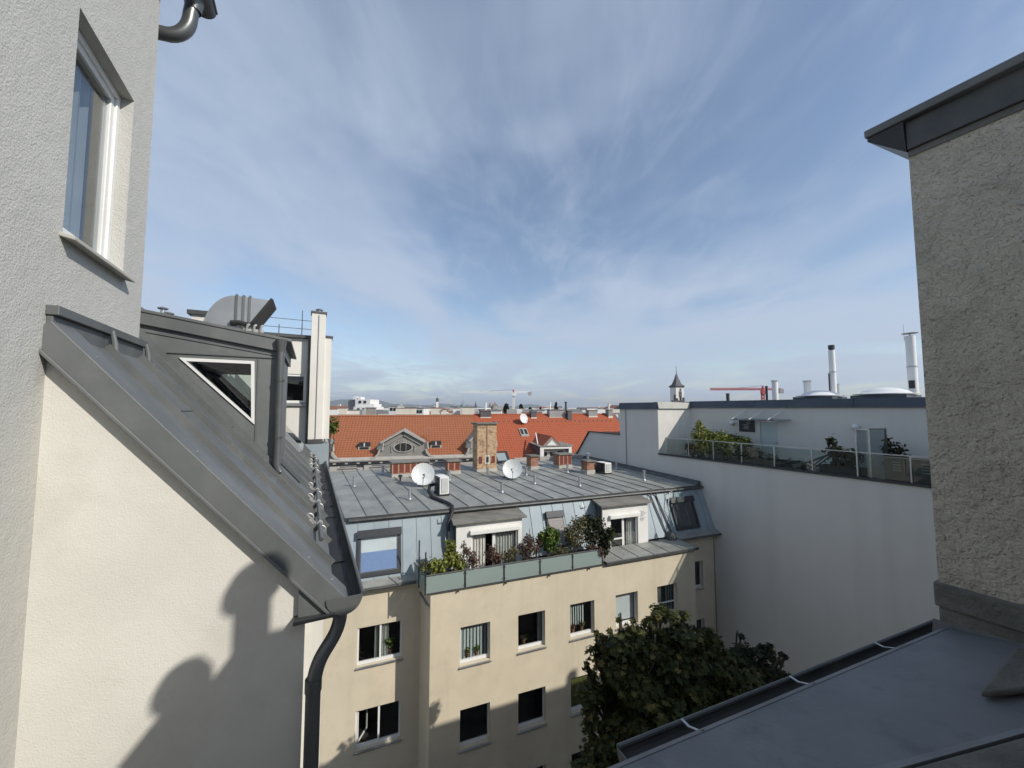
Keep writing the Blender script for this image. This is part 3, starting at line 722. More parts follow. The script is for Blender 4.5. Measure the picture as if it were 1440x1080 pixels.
# snow guard pipe with cast clamps
sg = thing('snow_guard', LL(3.4, .06, rz(.06)), 'grey snow guard pipe in pale cast clamps along the eave of the dark roof', 'snow guard')
MB().tube([on(3.42, .045, .07), on(9.7, .045, .07)], .017, 10).build('pipe', M['pipe_grey'], sg, smooth=True)
cl = MB()
for A in (3.9,):
    slope_box(cl, A - .007, A + .007, -.035, .085, .03, .055)
    for C in (-.022, .078):
        ring = [on(A, C + .020 * math.cos(t), .058 + .020 * math.sin(t)) for t in [k * math.pi / 5 - .6 for k in range(8)]]
        cl.tube(ring, .0065, 6)
    cl.tube([on(A - .022, .045, .07), on(A + .022, .045, .07)], .025, 10)
    slope_box(cl, A - .02, A + .02, -.015, .02, .032, .045)
c0 = cl.build('clamp', M['cast_clamp'], sg, smooth=True)
for A in (4.79, 5.5, 7.46, 8.1, 9.2):
    q = c0.copy(); COL.objects.link(q); q.location = FL.n * (A - 3.9)
# ------------------------------------------------------------------ white firewall house farther along
fw = thing('white_firewall_house', LL(10.2, 0, GZ), 'narrow white wall and tall white chimney rising behind the dark dormer', 'house')
mb = wall_holes(MB(), Frame(LL(10.3, 0, 0), FL.e, FL.n), -1.6, -.10, -1.4, 1.66, [(-.565, -.13, .145, .815)], rev=.05)
mb.poly(LL(10.3, -1.6, 1.66), LL(10.3, -.1, 1.66), LL(12.5, -.1, 1.66), LL(12.5, -1.6, 1.66))
mb.build('wall', M['wall_white'], fw)
window(Frame(LL(10.3, 0, 0), FL.e, FL.n), fw, -.565, -.13, .145, .815, rev=.03, fw=.05, pane='pane_dark', room=.9)
MB().box(FL, -1.7, .02, 10.2, 12.6, 1.665, 1.735).build('roof_edge', M['zinc_edge'], fw)
ch = MB().box(FL, -.055, .245, 10.0, 10.32, -.70, 2.24); co = ch.build('chimney', M['wall_white'], fw, bevel=0.008)
MB().box(FL, -.075, .265, 9.98, 10.34, 2.24, 2.285).build('cap', M['zinc_edge'], co)
MB().tube([LL(10.16, .1, 2.285), LL(10.16, .1, 2.34)], .055, 12).lathe(LL(10.16, .1, 2.34), [(.075, 0), (.085, .012), (.05, .04), (0, .045)], 12).build('flue_pot', M['steel'], co, smooth=True)
MB().box(FL, -.06, .25, 9.99, 10.33, -.80, -.70).build('base_flashing', M['zinc_edge'], co)
MB().tube([LL(9.985, .10, -.68), LL(9.985, .10, 2.2)], .008, 6).build('lightning_cable', M['steel'], co)
pi = MB().box(FL, .245, .385, 10.05, 12.0, -.70, 1.69).build('pier', M['wall_white'], fw)
MB().box(FL, .225, .41, 10.02, 12.1, 1.69, 1.73).build('coping', M['zinc_edge'], pi)
MB().tube([LL(10.22, -.085, -1.0), LL(10.22, -.085, 1.62)], .028, 8).build('downpipe', M['zinc_edge'], fw, smooth=True)
MB().box(FL, -.105, .39, 10.0, 10.4, -1.5, -.802).build('zinc_cladding', M['zinc_blue'], fw)
MB().box(FL, -.40, .388, 10.03, 12.0, GZ, -1.5).build('lower_wall', M['wall_white'], fw)
rl = thing('roof_railing', LL(10.6, -.5, 1.735), 'thin grey pipe railing on the flat roof beside the tall white chimney', 'railing')
for z in (2.16, 1.95): MB().tube([LL(10.6, -1.5, z), LL(10.6, -.02, z)], .007, 6).build('rail', M['pipe_grey'], rl)
for C in (-.74, -.26): MB().tube([LL(10.6, C, 1.73), LL(10.6, C, 2.40 if C > -.5 else 2.02)], .011, 6).build('post', M['pipe_grey'], rl)
# ventilation hood on the dormer roof
hdv = thing('ventilation_hood', LL(6.2, -1.0, .86), 'curved sheet metal ventilation hood with black rimmed mouth on the dormer roof', 'vent hood')
pts = [(-1.30, .98)] + [(-.95 - .36 * math.cos(t), .98 + .56 * math.sin(t)) for t in [math.pi / 2 * k / 10 for k in range(1, 11)]] + [(-.56, 1.525), (-.75, 1.20), (-.92, 1.17), (-.95, .98)]
MB().prism([LL(6.3, *p) for p in pts], FL.n * .55).build('duct', M['galvanised'], hdv)
for C in (-.945, -.865, -.795):
    MB().prism([LL(6.285, C - .014, 1.16), LL(6.285, C + .014, 1.16), LL(6.285, C + .014, 1.555), LL(6.285, C - .014, 1.555)], FL.n * .58).build('flange', M['zinc_dark'], hdv)
MB().bar(LL(6.57, -.535, 1.545), LL(6.57, -.755, 1.185), .60, .035, up=FL.e).build('mouth_rim', M['black_rubber'], hdv)
MB().box(FL, -1.25, -.85, 6.36, 6.8, .78, 1.0).build('curb', M['wall_white'], hdv)
MB().tube([LL(6.27, -1.0, 1.155), LL(6.27, -.9, 1.165), LL(6.27, -.78, 1.14)], .035, 8).build('sealing_tape', M['black_rubber'], hdv, smooth=True)
cb = MB()
for C in (-.62, -.56, -.50): cb.tube([LL(4.755, C, .80), LL(4.745, C + .01, .86), LL(4.775, C + .02, .875)], .012, 6)
cb.box(FL, -.65, -.47, 4.765, 4.785, .80, .83)
tag(cb.build('edge_clamp', M['cast_clamp']), 'pale cast clamp fixed on the edge of the dormer roof below the hood', 'clamp')
vc = MB()
for C, A in ((-2.3, 8.5), (-2.22, 8.5)):
    vc.tube([LL(A, C, .6), LL(A, C, 1.70 - (C + 2.3))], .035, 10); vc.lathe(LL(A, C, 1.70 - (C + 2.3)), [(.07, 0), (.075, .02), (.0, .05)], 10)
tag(vc.build('twin_roof_vent', M['steel'], smooth=True), 'two small joined steel roof vents showing over the dark dormer roof', 'vent')
MB_w = MB().box(FL, -1.85, -1.35, 8.2, 9.2, .4, 1.60)
wst = thing('white_roof_stack', LL(8.7, -1.6, .4), 'low white roof stack with dark cap peeking out behind the vent hood', 'chimney')
MB_w.build('stack', M['wall_white'], wst); MB().box(FL, -1.9, -1.3, 8.15, 9.25, 1.60, 1.67).build('cap', M['zinc_edge'], wst)
# ================================================================== beige courtyard house
bh = thing('apartment_house', FB(5, 1, GZ), 'beige rendered courtyard house with zinc mansard roof, two white dormers and a projecting bay', 'house')
R1 = 1.25
ROOF_K = 0.04
def roofz(t): return -4.05 + ROOF_K * (t - 2.0)
bay_s = [1.06, 3.28, 5.50, 7.66, 9.82]
rows = [(-9.07, -7.76), (-11.87, -10.56), (-14.67, -13.36)]
holes = [(s, s + 1.12, z0, z1) for s in bay_s for (z0, z1) in rows]
mb = wall_holes(MB(), FB, 0.0, 12.0, GZ, -6.42, holes)
mb.poly(FB(0, 0, GZ), FB(-.17, R1, GZ), FB(-.17, R1, -6.42), FB(0, 0, -6.42))
mb.poly(FB(12, 0, GZ), FB(12 - .17, R1, GZ), FB(12 - .17, R1, -6.42), FB(12, 0, -6.42))
mb.build('bay_wall', M['render_beige'], bh)
lh = [(-2.34, -.82, z0, z1) for (z0, z1) in rows]
mb = wall_holes(MB(), FB, -4.3, -.17, GZ, -6.28, lh, d=R1)
mb.build('recess_wall', M['render_beige'], bh)
rh = [(12.85, 13.80, z0 + .15, z1 + .13) for (z0, z1) in rows]
mb = wall_holes(MB(), FB, 11.83, 14.9, GZ, -6.2, rh, d=R1)
mb.build('recess_wall', M['render_beige'], bh)
# windows in the bay
cur = {(0, 0): [(1.12, 1.62, 'blind_slat'), (1.62, 2.14, 'blind_slat')], (1, 0): [(4.18, 4.36, 'curtain')], (2, 0): [(5.55, 6.3, 'blind_slat', -8.75)],
       (3, 0): [(7.7, 8.74, 'blind_reflect_white', -8.95)], (4, 0): [(9.9, 10.3, 'curtain'), (10.5, 10.9, 'blind_slat')], (2, 1): [(5.55, 6.58, 'blind_olive')],
       (1, 2): [(3.34, 4.3, 'blind_slat')]}
for i, s in enumerate(bay_s):
    for j, (z0, z1) in enumerate(rows):
        if j == 2 and i > 3: continue
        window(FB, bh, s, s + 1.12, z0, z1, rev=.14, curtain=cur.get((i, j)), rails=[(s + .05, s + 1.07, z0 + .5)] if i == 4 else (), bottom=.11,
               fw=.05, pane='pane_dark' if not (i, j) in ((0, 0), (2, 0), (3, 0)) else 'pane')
FBr = Frame(FB(0, R1, 0), FB.e, FB.n)
for j, (z0, z1) in enumerate(rows):
    if j < 2:
        window(FBr, bh, -2.34, -.82, z0, z1, rev=.10, mull=[-1.56], curtain=[(-1.75, -1.6, 'curtain'), (-1.5, -1.28, 'curtain')] if j == 0 else None, open_left=(j == 1), bottom=.11)
    window(FBr, bh, 12.85, 13.80, z0 + .15, z1 + .13, rev=.12, bottom=.08, pane='pane')
# flowers behind panes
def pot_plant(base, label, mat='leaf_green', h=.3, r=.14, n=60, size=.05, group=None, pot='terracotta'):
    t = thing('potted_plant', base, label, 'plant', group)
    b = Vector(base)
    MB().lathe(b, [(.0, 0), (.055, .0), (.075, .12), (.08, .12), (.08, .14), (.0, .13)], 10).build('pot', M[pot], t, smooth=True)
    st = MB()
    for k in range(5):
        a = k * 1.26; st.tube([b + UP * .1, b + UP * (h * .6) + Vector((math.cos(a) * r * .4, math.sin(a) * r * .4, 0)), b + UP * h + Vector((math.cos(a) * r * .8, math.sin(a) * r * .8, 0))], [.006, .005, .002], 4)
    st.build('stem', M['bark'], t)
    leaves('foliage', mat, t, [(b + UP * (h * .75), (r, r, h * .45))], n, size, seed=int(abs(b.x * 100)) % 991, shell=.1)
    return t
pot_plant(FB(1.42, .27, -8.97), 'left one of two small plants on the sill of the slatted-blind window', 'leaf_green', .3, .1, 50, .06)
pot_plant(FB(1.75, .27, -8.97), 'right one of two small plants on the sill of the slatted-blind window', 'leaf_green', .32, .11, 50, .06)
pot_plant(FB(3.6, .27, -8.97), 'dry spindly plant on the sill of the dark open window', 'leaf_olive', .28, .16, 50, .04)
pot_plant(FB(5.75, .25, -8.97), 'reddish flowering plant at the foot of the third bay window', 'leaf_rust', .3, .14, 70, .05)
pot_plant(FB(6.15, .25, -8.97), 'green bushy plant at the foot of the third bay window', 'leaf_olive', .32, .16, 70, .05)
pot_plant(FB(-1.2, R1 + .25, -8.97), 'leafy plant on the sill of the double window beside the white corner', 'leaf_green', .55, .2, 80, .07)
# string courses and shadow joint on the bay corner
MB().box(FB, 11.4, 12.02, -.012, .0, -6.5, -6.42).build('corner_trim', M['render_beige'], bh)
# bay top: slab, ledge with sheet metal on the right-hand part
MB().box(FB, -.12, 7.15, -.07, .35, -6.42, -6.372).build('terrace_edge', M['zinc_edge'], bh)
for s in (.95, 2.75, 4.55, 6.35): MB().box(FB, s, s + .035, -.10, -.02, -6.49, -6.42).build('drip_outlet', M['zinc_edge'], bh)
MB().hexa([FB(-.10, .1, -6.9), FB(7.15, .1, -6.9), FB(7.15, 1.9, -6.9), FB(-.3, 1.9, -6.9), FB(-.10, .1, -6.85), FB(7.15, .1, -6.85), FB(7.15, 1.9, -6.85), FB(-.3, 1.9, -6.85)]).build('terrace_floor', M['terrace_tile'], bh)
led = [7.15 + k * .82 for k in range(7)]
for k, (a, b) in enumerate(zip(led, led[1:])):
    z0, z1 = -6.31, -6.30
    n = Vector((0, 0, 1))
    panel(MB(), FB(a, -.13, z0), FB(b, -.13, z0), FB(b, 1.27, z1), FB(a, 1.27, z1), n, .008, .03, .016).build('ledge_panel', M['zinc_roof'], bh)
MB().box(FB, 7.15, 12.12, -.16, -.05, -6.42, -6.302).build('cornice', M['zinc_edge'], bh, bevel=0.01)
MB().hexa([FB(7.15, -.05, -6.42), FB(12.05, -.05, -6.42), FB(12.05, 1.24, -6.42), FB(7.15, 1.24, -6.42), FB(7.15, -.05, -6.31), FB(12.05, -.05, -6.31), FB(12.05, 1.24, -6.315), FB(7.15, 1.24, -6.315)]).build('ledge_core', M['zinc_edge'], bh)
MB().hexa([FB(11.5, .9, -6.31), FB(11.9, .9, -6.31), FB(11.9, 1.3, -6.3), FB(11.5, 1.3, -6.3), FB(11.57, 1.0, -6.0), FB(11.85, 1.05, -5.98), FB(11.85, 1.3, -5.95), FB(11.57, 1.3, -5.95)]).build('ledge_hood', M['zinc_edge'], bh, bevel=0.03)
for k in range(26):
    s = 7.3 + k * .155 + random.uniform(-.04, .04); d = .1 + .35 * random.random()
    p = FB(s, d, -6.305)
    MB().bar(p, p + Vector((random.uniform(-.05, .05), random.uniform(-.03, .03), .16)), .007).build('bird_spike', M['steel'], bh)
# mansard sheets
MN = (FB.n * (-2.05) + UP * .75).normalized()
def mz(s, f, o=0): return FB(s, R1 + .0 + .75 * f, -6.2 + 2.05 * f) + MN * o
ms = [-2.95, -2.40, -1.83, -1.30, -.80, -.27, .28, .72, 1.165, None, 3.955, 4.6, 5.15, 5.7, 6.25, 6.8, 7.35, 7.895, None, 10.445, 11.0, 11.55, 12.1, 12.65, 13.2, 13.75, 14.3, 14.80]
for k, (a, b) in enumerate(zip(ms, ms[1:])):
    if a is None or b is None: continue
    panel(MB(), mz(a, 0), mz(b, 0), mz(b, 1), mz(a, 1), MN, .008, .03, .014, first=(k == 0 or ms[k - 1] is None)).build('mansard_panel', M['zinc_blue'], bh)
for (a, b) in ((-2.95, 1.165), (3.955, 7.895), (10.445, 14.8)):
    MB().hexa([mz(a, 0, -.01), mz(b, 0, -.01), mz(b, 1, -.01), mz(a, 1, -.01), mz(a, 0, -.15), mz(b, 0, -.15), mz(b, 1, -.15), mz(a, 1, -.15)]).build('mansard_core', M['zinc_edge'], bh)
# lower eaves either side of the bay
for (a, b) in ((-3.4, -.26), (12.05, 15.05)):
    MB().hexa([FB(a, R1 - .28, -6.36), FB(b, R1 - .28, -6.36), FB(b, R1 + .05, -6.24), FB(a, R1 + .05, -6.24), FB(a, R1 - .28, -6.28), FB(b, R1 - .28, -6.28), FB(b, R1 + .05, -6.14), FB(a, R1 + .05, -6.14)]).build('eave_sheet', M['zinc_roof'], bh)
    MB().tube([FB(a, R1 - .30, -6.35), FB(b, R1 - .30, -6.35)], .05, 8).build('eave_gutter', M['zinc_edge'], bh, smooth=True)
# top edge of the mansard and the low upper roof
eg = MB(); eg.box(FB, -2.75, 14.85, 1.86, 2.08, -4.17, -4.085); eg.tube([FB(-2.75, 1.85, -4.16), FB(14.85, 1.85, -4.16)], .05, 8)
eg.box(FB, -2.75, 14.85, 1.95, 2.15, -4.30, -4.172)
eg.build('roof_edge', M['zinc_edge'], bh)
rs = [-2.62 + k * .79 for k in range(23)]
rs[-1] = 14.76
RNB = (UP - FK.n * ROOF_K).normalized()
for a, b in zip(rs, rs[1:]):
    cut = random.choice((4.6, 5.6, 6.4, 7.2)); cut2 = cut + random.choice((2.2, 2.8))
    for (t0, t1, lift) in ((1.93, cut, 0), (cut, cut2, .006), (cut2, 11.3, .012)):
        panel(MB(), FK(a, t0, roofz(t0) + lift), FK(b, t0, roofz(t0) + lift), FK(b, t1, roofz(t1) + lift), FK(a, t1, roofz(t1) + lift), RNB, .008, .045, .026).build('roof_panel', M['zinc_roof'], bh)
MB().hexa([FK(-2.7, 1.95, roofz(2) - .14), FK(14.76, 1.95, roofz(2) - .14), FK(14.76, 11.3, roofz(11.3) - .14), FK(-2.7, 11.3, roofz(11.3) - .14),
           FK(-2.7, 1.95, roofz(1.95) - .01), FK(14.76, 1.95, roofz(1.95) - .01), FK(14.76, 11.3, roofz(11.3) - .01), FK(-2.7, 11.3, roofz(11.3) - .01)]).build('roof_deck', M['zinc_edge'], bh)
MB().hexa([FK(14.50, 1.9, roofz(2) + .02), FK(14.75, 1.9, roofz(2) + .02), FK(14.75, 11.3, roofz(11.3) + .02), FK(14.50, 11.3, roofz(11.3) + .02),
           FK(14.6, 1.9, roofz(2) + .16), FK(14.75, 1.9, roofz(2) + .22), FK(14.75, 11.3, roofz(11.3) + .22), FK(14.6, 11.3, roofz(11.3) + .16)]).build('wall_flashing', M['zinc_edge'], bh)
MB().hexa([FK(-2.85, 1.9, roofz(2) - .2), FK(-2.63, 1.9, roofz(2) - .2), FK(-2.63, 11.3, roofz(11.3) - .2), FK(-2.85, 11.3, roofz(11.3) - .2),
           FK(-2.85, 1.9, roofz(2) + .05), FK(-2.63, 1.9, roofz(2) + .05), FK(-2.63, 11.3, roofz(11.3) + .05), FK(-2.85, 11.3, roofz(11.3) + .05)]).build('roof_verge', M['zinc_edge'], bh)
# street-side parapet with openings
pp = MB()
for k in range(9):
    a = -2.6 + k * 1.95
    if 4.6 < a < 6.2: continue
    pp.box(FK, a, a + 1.55, 11.32, 11.55, -3.9, -3.42)
pp.box(FK, -2.7, 9.0, 11.4, 11.6, -3.95, -3.55)
pp.build('street_parapet', M['cornice_pale'], bh)
for k in range(4):
    a = -2.0 + k * 1.75
    MB().tube([FK(a, 11.15, -3.42), FK(a + 1.2, 11.15, -3.42)], .03, 6).build('snow_pipe', M['dark_frame'], bh)
MB().box(FK, -4.3, 14.7, 11.6, 12.0, GZ, -3.98).build('street_wall', M['render_beige'], bh)
MB().box(FK, -4.3, -4.1, 1.4, 11.6, GZ, -3.98).build('side_wall', M['render_beige'], bh)
# dormers
def dormer(s0, s1, dw0, dw1, zt, ztop):
    d0 = R1 - .02
    fz = -6.9
    wm_ = wall_holes(MB(), FB, s0, s1, fz, zt, [(dw0, dw1, fz + .05, ztop)], rev=.09, d=d0)
    # cheeks running back to the mansard
    for s in (s0, s1):
        wm_.poly(FB(s, d0, fz), FB(s, d0, zt), FB(s, d0 + .75, zt), FB(s, d0 + .75, fz))
    o = wm_.build('dormer', M['dormer_white'], bh)
    MB().hexa([FB(s0 - .012, d0 + .06, -6.3), FB(s0 - .004, d0 + .06, -6.3), FB(s0 - .004, d0 + .9, -6.3), FB(s0 - .012, d0 + .9, -6.3),
               FB(s0 - .012, d0 + .06, zt), FB(s0 - .004, d0 + .06, zt), FB(s0 - .004, d0 + .9, zt), FB(s0 - .012, d0 + .9, zt)]).build('cheek_cladding', M['zinc_edge'], o)
    MB().hexa([FB(s0 - .16, d0 - .17, zt - .01), FB(s1 + .16, d0 - .17, zt - .01), FB(s1 + .12, d0 + .85, zt + .16), FB(s0 - .12, d0 + .85, zt + .16),
               FB(s0 - .16, d0 - .17, zt + .06), FB(s1 + .16, d0 - .17, zt + .06), FB(s1 + .12, d0 + .85, zt + .23), FB(s0 - .12, d0 + .85, zt + .23)]).build('dormer_roof', M['dormer_roof'], o, bevel=0.012)
    MB().box(FB, dw0 - .08, dw1 + .06, d0 - .14, d0 - .002, ztop, ztop + .17).build('shutter_box', M['dormer_white'], o, bevel=0.025)
    fr = Frame(FB(0, d0, 0), FB.e, FB.n)
    mid = dw0 + (dw1 - dw0) * .48
    f = MB(); z0 = fz + .05
    for (a, b) in ((dw0, dw0 + .07), (mid - .06, mid + .06), (dw1 - .07, dw1)): f.box(fr, a, b, .07, .13, z0, ztop)
    f.box(fr, dw0 + .07, dw1 - .07, .07, .13, ztop - .06, ztop).box(fr, dw0 + .07, dw1 - .07, .07, .13, z0, z0 + .1)
    f.build('door_frame', M['white_plastic'], o)
    MB().box(fr, mid + .06, dw1 - .07, .095, .102, z0 + .1, ztop - .06).build('pane', M['pane'], o)
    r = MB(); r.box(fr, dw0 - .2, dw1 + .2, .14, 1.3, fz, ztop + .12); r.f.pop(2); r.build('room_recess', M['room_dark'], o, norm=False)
    return o, fr, mid, z0
o1, fr1, mid1, zz = dormer(1.17, 3.95, 1.78, 3.78, -4.50, -4.97)
drape(fr1, 1.86, 2.42, zz, -5.05, .17, 'curtain', o1); drape(fr1, 2.85, 3.7, zz, -5.05, .2, 'curtain', o1)
o2, fr2, mid2, zz = dormer(7.90, 10.44, 8.32, 9.86, -4.44, -5.02)
MB().box(fr2, 8.39, mid2 - .06, .095, .102, zz + .1, -5.08).build('pane', M['pane_dark'], o2)
MB().box(fr2, 8.36, mid2 - .02, .06, .09, -6.0, -5.94).build('hand_rail', M['white_plastic'], o2)
drape(fr2, 9.35, 9.8, zz, -5.05, .22, 'curtain', o2)
wl = MB()
for k in range(14):
    a = random.uniform(0, 6.28); p = FB(10.12 + random.uniform(-.1, .1), R1 - .06, -5.05 + random.uniform(-.2, .2))
    wl.tube([p, p + Vector((math.cos(a) * .09, -.02, math.sin(a) * .09))], .008, 5)
tag(wl.build('wrought_ornament', M['steel']), 'small scrolled metal ornament on the white dormer beside the sloping ledge', 'ornament')
# skylights in the mansard
def skylight(s0, s1, f0, f1, box_top, pane, blind=None, name='skylight'):
    o = MB()
    def sb(mb, a, b, c, e, o0, o1):
        return mb.hexa([mz(a, c, o0), mz(b, c, o0), mz(b, e, o0), mz(a, e, o0), mz(a, c, o1), mz(b, c, o1), mz(b, e, o1), mz(a, e, o1)])
    sb(o, s0, s0 + .10, f0, f1, 0, .10); sb(o, s1 - .10, s1, f0, f1, 0, .10); sb(o, s0 + .1, s1 - .1, f0, f0 + .06, 0, .10); sb(o, s0 + .1, s1 - .1, f1 - .08, f1, 0, .10)
    if box_top: sb(o, s0 - .02, s1 + .02, f1 - .12, f1 + .01, .1, .20)
    k = o.build(name, M['dark_frame'], bh, bevel=0.01)
    i = MB(); sb(i, s0 + .1, s0 + .13, f0 + .06, f1 - .08, .05, .085); sb(i, s1 - .13, s1 - .1, f0 + .06, f1 - .08, .05, .085)
    sb(i, s0 + .13, s1 - .13, f0 + .06, f0 + .08, .05, .085); sb(i, s0 + .13, s1 - .13, f1 - .10, f1 - .08, .05, .085); i.build('sash', M['pipe_grey' if blind else 'dark_frame'], k)
    p = MB(); sb(p, s0 + .13, s1 - .13, f0 + .08, f1 - .10, .06, .066); p.build('pane', M[pane], k)
    q = MB(); sb(q, s0 + .1, s1 - .1, f0 + .06, f1 - .08, .015, .02); q.build('lining', M['room_dark'], k)
    if blind:
        for (c, e, mt) in blind:
            q = MB(); sb(q, s0 + .13, s1 - .13, c, e, .035, .04); q.build('blind', M[mt], k)  # coloured sheet standing in for a reflection in the pane, no real blind
    return k
skylight(-2.42, -.88, .07, .79, True, 'pane', [(.45, .70, 'blind_reflect_white'), (.12, .45, 'reflect_blue')])  # sky and building reflections of this glass put into coloured sheets below it
skylight(12.25, 13.75, .09, .80, True, 'skylight_pane')
k = skylight(5.28, 6.12, .10, .78, True, 'pane')
q = MB(); q.hexa([mz(5.34, .13, .10), mz(6.06, .13, .10), mz(6.06, .70, .10), mz(5.34, .70, .10), mz(5.34, .13, .125), mz(6.06, .13, .125), mz(6.06, .70, .125), mz(5.34, .70, .125)])
q.build('roller_shutter', M['blind_mesh'], k)
for j in range(12):
    f = .14 + j * .046
    MB().hexa([mz(5.34, f, .125), mz(6.06, f, .125), mz(6.06, f + .03, .125), mz(5.34, f + .03, .125), mz(5.34, f, .137), mz(6.06, f, .137), mz(6.06, f + .03, .132), mz(5.34, f + .03, .132)]).build('slat', M['blind_mesh'], k)
# downpipes on the mansard beside the right dormer
for (a, b) in ((11.15, 11.55), (11.48, 11.88)):
    MB().tube([FB(a, 1.80, -4.2), mz(a + .03, .9, .07), mz(b - .02, .12, .07), mz(b + .04, .04, .05)], .035, 8).build('downpipe', M['pipe_grey'], bh, smooth=True)
MB().tube([FB(14.6, R1 + .02, -6.3), FB(14.6, R1 - .06, GZ)], .045, 8).build('downpipe', M['facade_grey'], bh, smooth=True)
# arching cable on the right, steps hooks
MB().tube([mz(12.0, .30, .05), mz(11.95, .6, .2), mz(12.25, .92, .2), mz(12.7, .97, .1)], .02, 6).build('cable', M['galvanised'], bh, smooth=True)
for (s, f) in ((.62, .80), (7.2, .80), (14.1, .85)):
    hk = MB(); hk.bar(mz(s, f, .02), mz(s, f, .14), .02); hk.bar(mz(s, f, .13), mz(s + .16, f, .13), .025); hk.bar(mz(s, f, .13), mz(s, f + .08, .13), .02); hk.build('roof_hook', M['steel'], bh)

# ---- chimneys on the roof (parts of the house)
def rk(s, t): return FK(s, t, roofz(t))
def small_chimney(s0, s1, t0, t1, h, n_flue, plinth=.18, cap=True, mat='brick_red', front='brick_frame'):
    z = roofz((t0 + t1) / 2)
    o = MB().box(FK, s0, s1, t0, t1, z - .1 + plinth, z + h).build('chimney', M[mat], bh)
    MB().box(FK, s0 - .03, s1 + .03, t0 - .03, t1 + .03, z - .15, z + plinth).build('plinth', M['plinth'], o)
    if cap: MB().box(FK, s0 - .08, s1 + .08, t0 - .1, t1 + .08, z + h, z + h + .07).build('cap', M['dormer_roof'], o)
    if n_flue:
        w = (s1 - s0) / n_flue
        for k in range(n_flue):
            MB().box(FK, s0 + k * w + w * .18, s0 + k * w + w * .82, t0 - .012, t0 + .03, z + plinth + .08, z + h - .1).build('flue_opening', M['flue_red'], o)
            MB().box(FK, s0 + k * w - .03, s0 + k * w + .03, t0 - .02, t0 + .02, z + plinth + .03, z + h - .02).build('flue_frame', M[front], o)
    return o
small_chimney(.42, 2.35, 8.55, 9.2, .78, 6)
small_chimney(3.50, 4.22, 8.5, 9.05, .72, 2)
small_chimney(8.70, 9.20, 8.45, 9.0, .80, 0)
small_chimney(10.55, 11.45, 8.25, 8.9, .85, 3)
oc = small_chimney(11.05, 11.55, 6.2, 6.75, .72, 0, plinth=.22)
zc = roofz(6.45) + .79
MB().tube([FK(11.3, 6.45, zc), FK(11.3, 6.45, zc + .25)], .07, 10).lathe(FK(11.3, 6.45, zc + .25), [(.07, 0), (.12, .02), (.12, .11), (.16, .12), (.05, .2), (0, .21)], 12).build('chimney_pot', M['steel'], oc, smooth=True)
MB().tube([rk(11.72, 6.35), FK(11.72, 6.35, -3.5)], .05, 8).tube([FK(11.72, 6.35, -3.5), FK(11.72, 6.3, -3.35)], .075, 8).build('vent_pipe', M['dark_frame'], bh)
# tall buff brick chimney
s0, s1, t0, t1 = 5.28, 6.50, 8.62, 9.3; z = roofz(8.9)
bc = MB().box(FK, s0, s1, t0, t1, z - .1, -.92).build('chimney', M['brick_buff'], bh)
MB().box(FK, s0 - .03, s1 + .03, t0 - .05, t1 + .05, z - .15, z + .17).build('plinth', M['plinth'], bc)
MB().box(FK, s0 - .09, s1 + .09, t0 - .12, t1 + .1, -.92, -.84).build('cap', M['mortar_grey'], bc)
MB().box(FK, s0 + .58, s0 + .63, t0 - .03, t0 - .002, z + .17, -.98).build('lightning_rod', M['far_brown'], bc)
MB().box(FK, s0 + .50, s0 + .76, t0 - .02, t0 + .0, z + .46, z + .98).build('opening_frame', M['wall_white'], bc)
MB().box(FK, s0 + .545, s0 + .71, t0 - .03, t0 - .01, z + .55, z + .9).build('opening', M['black_rubber'], bc)
for a in (s0 + .10, s1 - .32): MB().box(FK, a, a + .21, t0 - .018, t0, z + .50, z + .92).build('flue_opening', M['flue_red'], bc)
# open roof hatch behind the second dish
ht = MB()
hp = lambda u, v_: FK(7.55 + u * .95, 10.7 + v_ * .55, -3.55 + v_ * .62)
for (a, b, c, e) in ((0, .1, 0, 1), (.9, 1, 0, 1), (.1, .9, 0, .08), (.1, .9, .92, 1)):
    ht.hexa([hp(a, c), hp(b, c), hp(b, e), hp(a, e)] + [x + Vector((0, -.05, .06)) for x in (hp(a, c), hp(b, c), hp(b, e), hp(a, e))])
ho = ht.build('roof_hatch', M['dark_frame'], bh)
MB().poly(hp(.1, .08), hp(.9, .08), hp(.9, .92), hp(.1, .92)).build('pane', M['skylight_pane'], ho)
MB().poly(*[x - Vector((0, -.03, .03)) for x in (hp(.1, .08), hp(.9, .08), hp(.9, .92), hp(.1, .92))]).build('blind', M['blind_slat'], ho)
# vent pipes
for (s, t) in ((-1.71, 6.94), (.17, 3.74), (.12, 9.7), (3.03, 6.94), (5.34, 7.3), (4.42, 3.66), (7.49, 6.9), (6.79, 4.79), (10.2, 6.9), (8.66, 3.65), (13.8, 6.97), (12.83, 3.72)):
    p = rk(s, t); h = random.uniform(.42, .52)
    MB().tube([p - UP * .05, p + UP * h], .066, 10).tube([p + UP * h, p + UP * (h + .05)], .085, 10).lathe(p, [(.12, .03), (.07, .1)], 10).build('vent_pipe', M['galvanised'], bh, smooth=True)
MB().lathe(rk(.62, 7.55), [(.05, 0), (.05, .2), (.11, .24), (.11, .33), (.03, .36)], 10).build('vent_pipe', M['dark_frame'], bh, smooth=True)

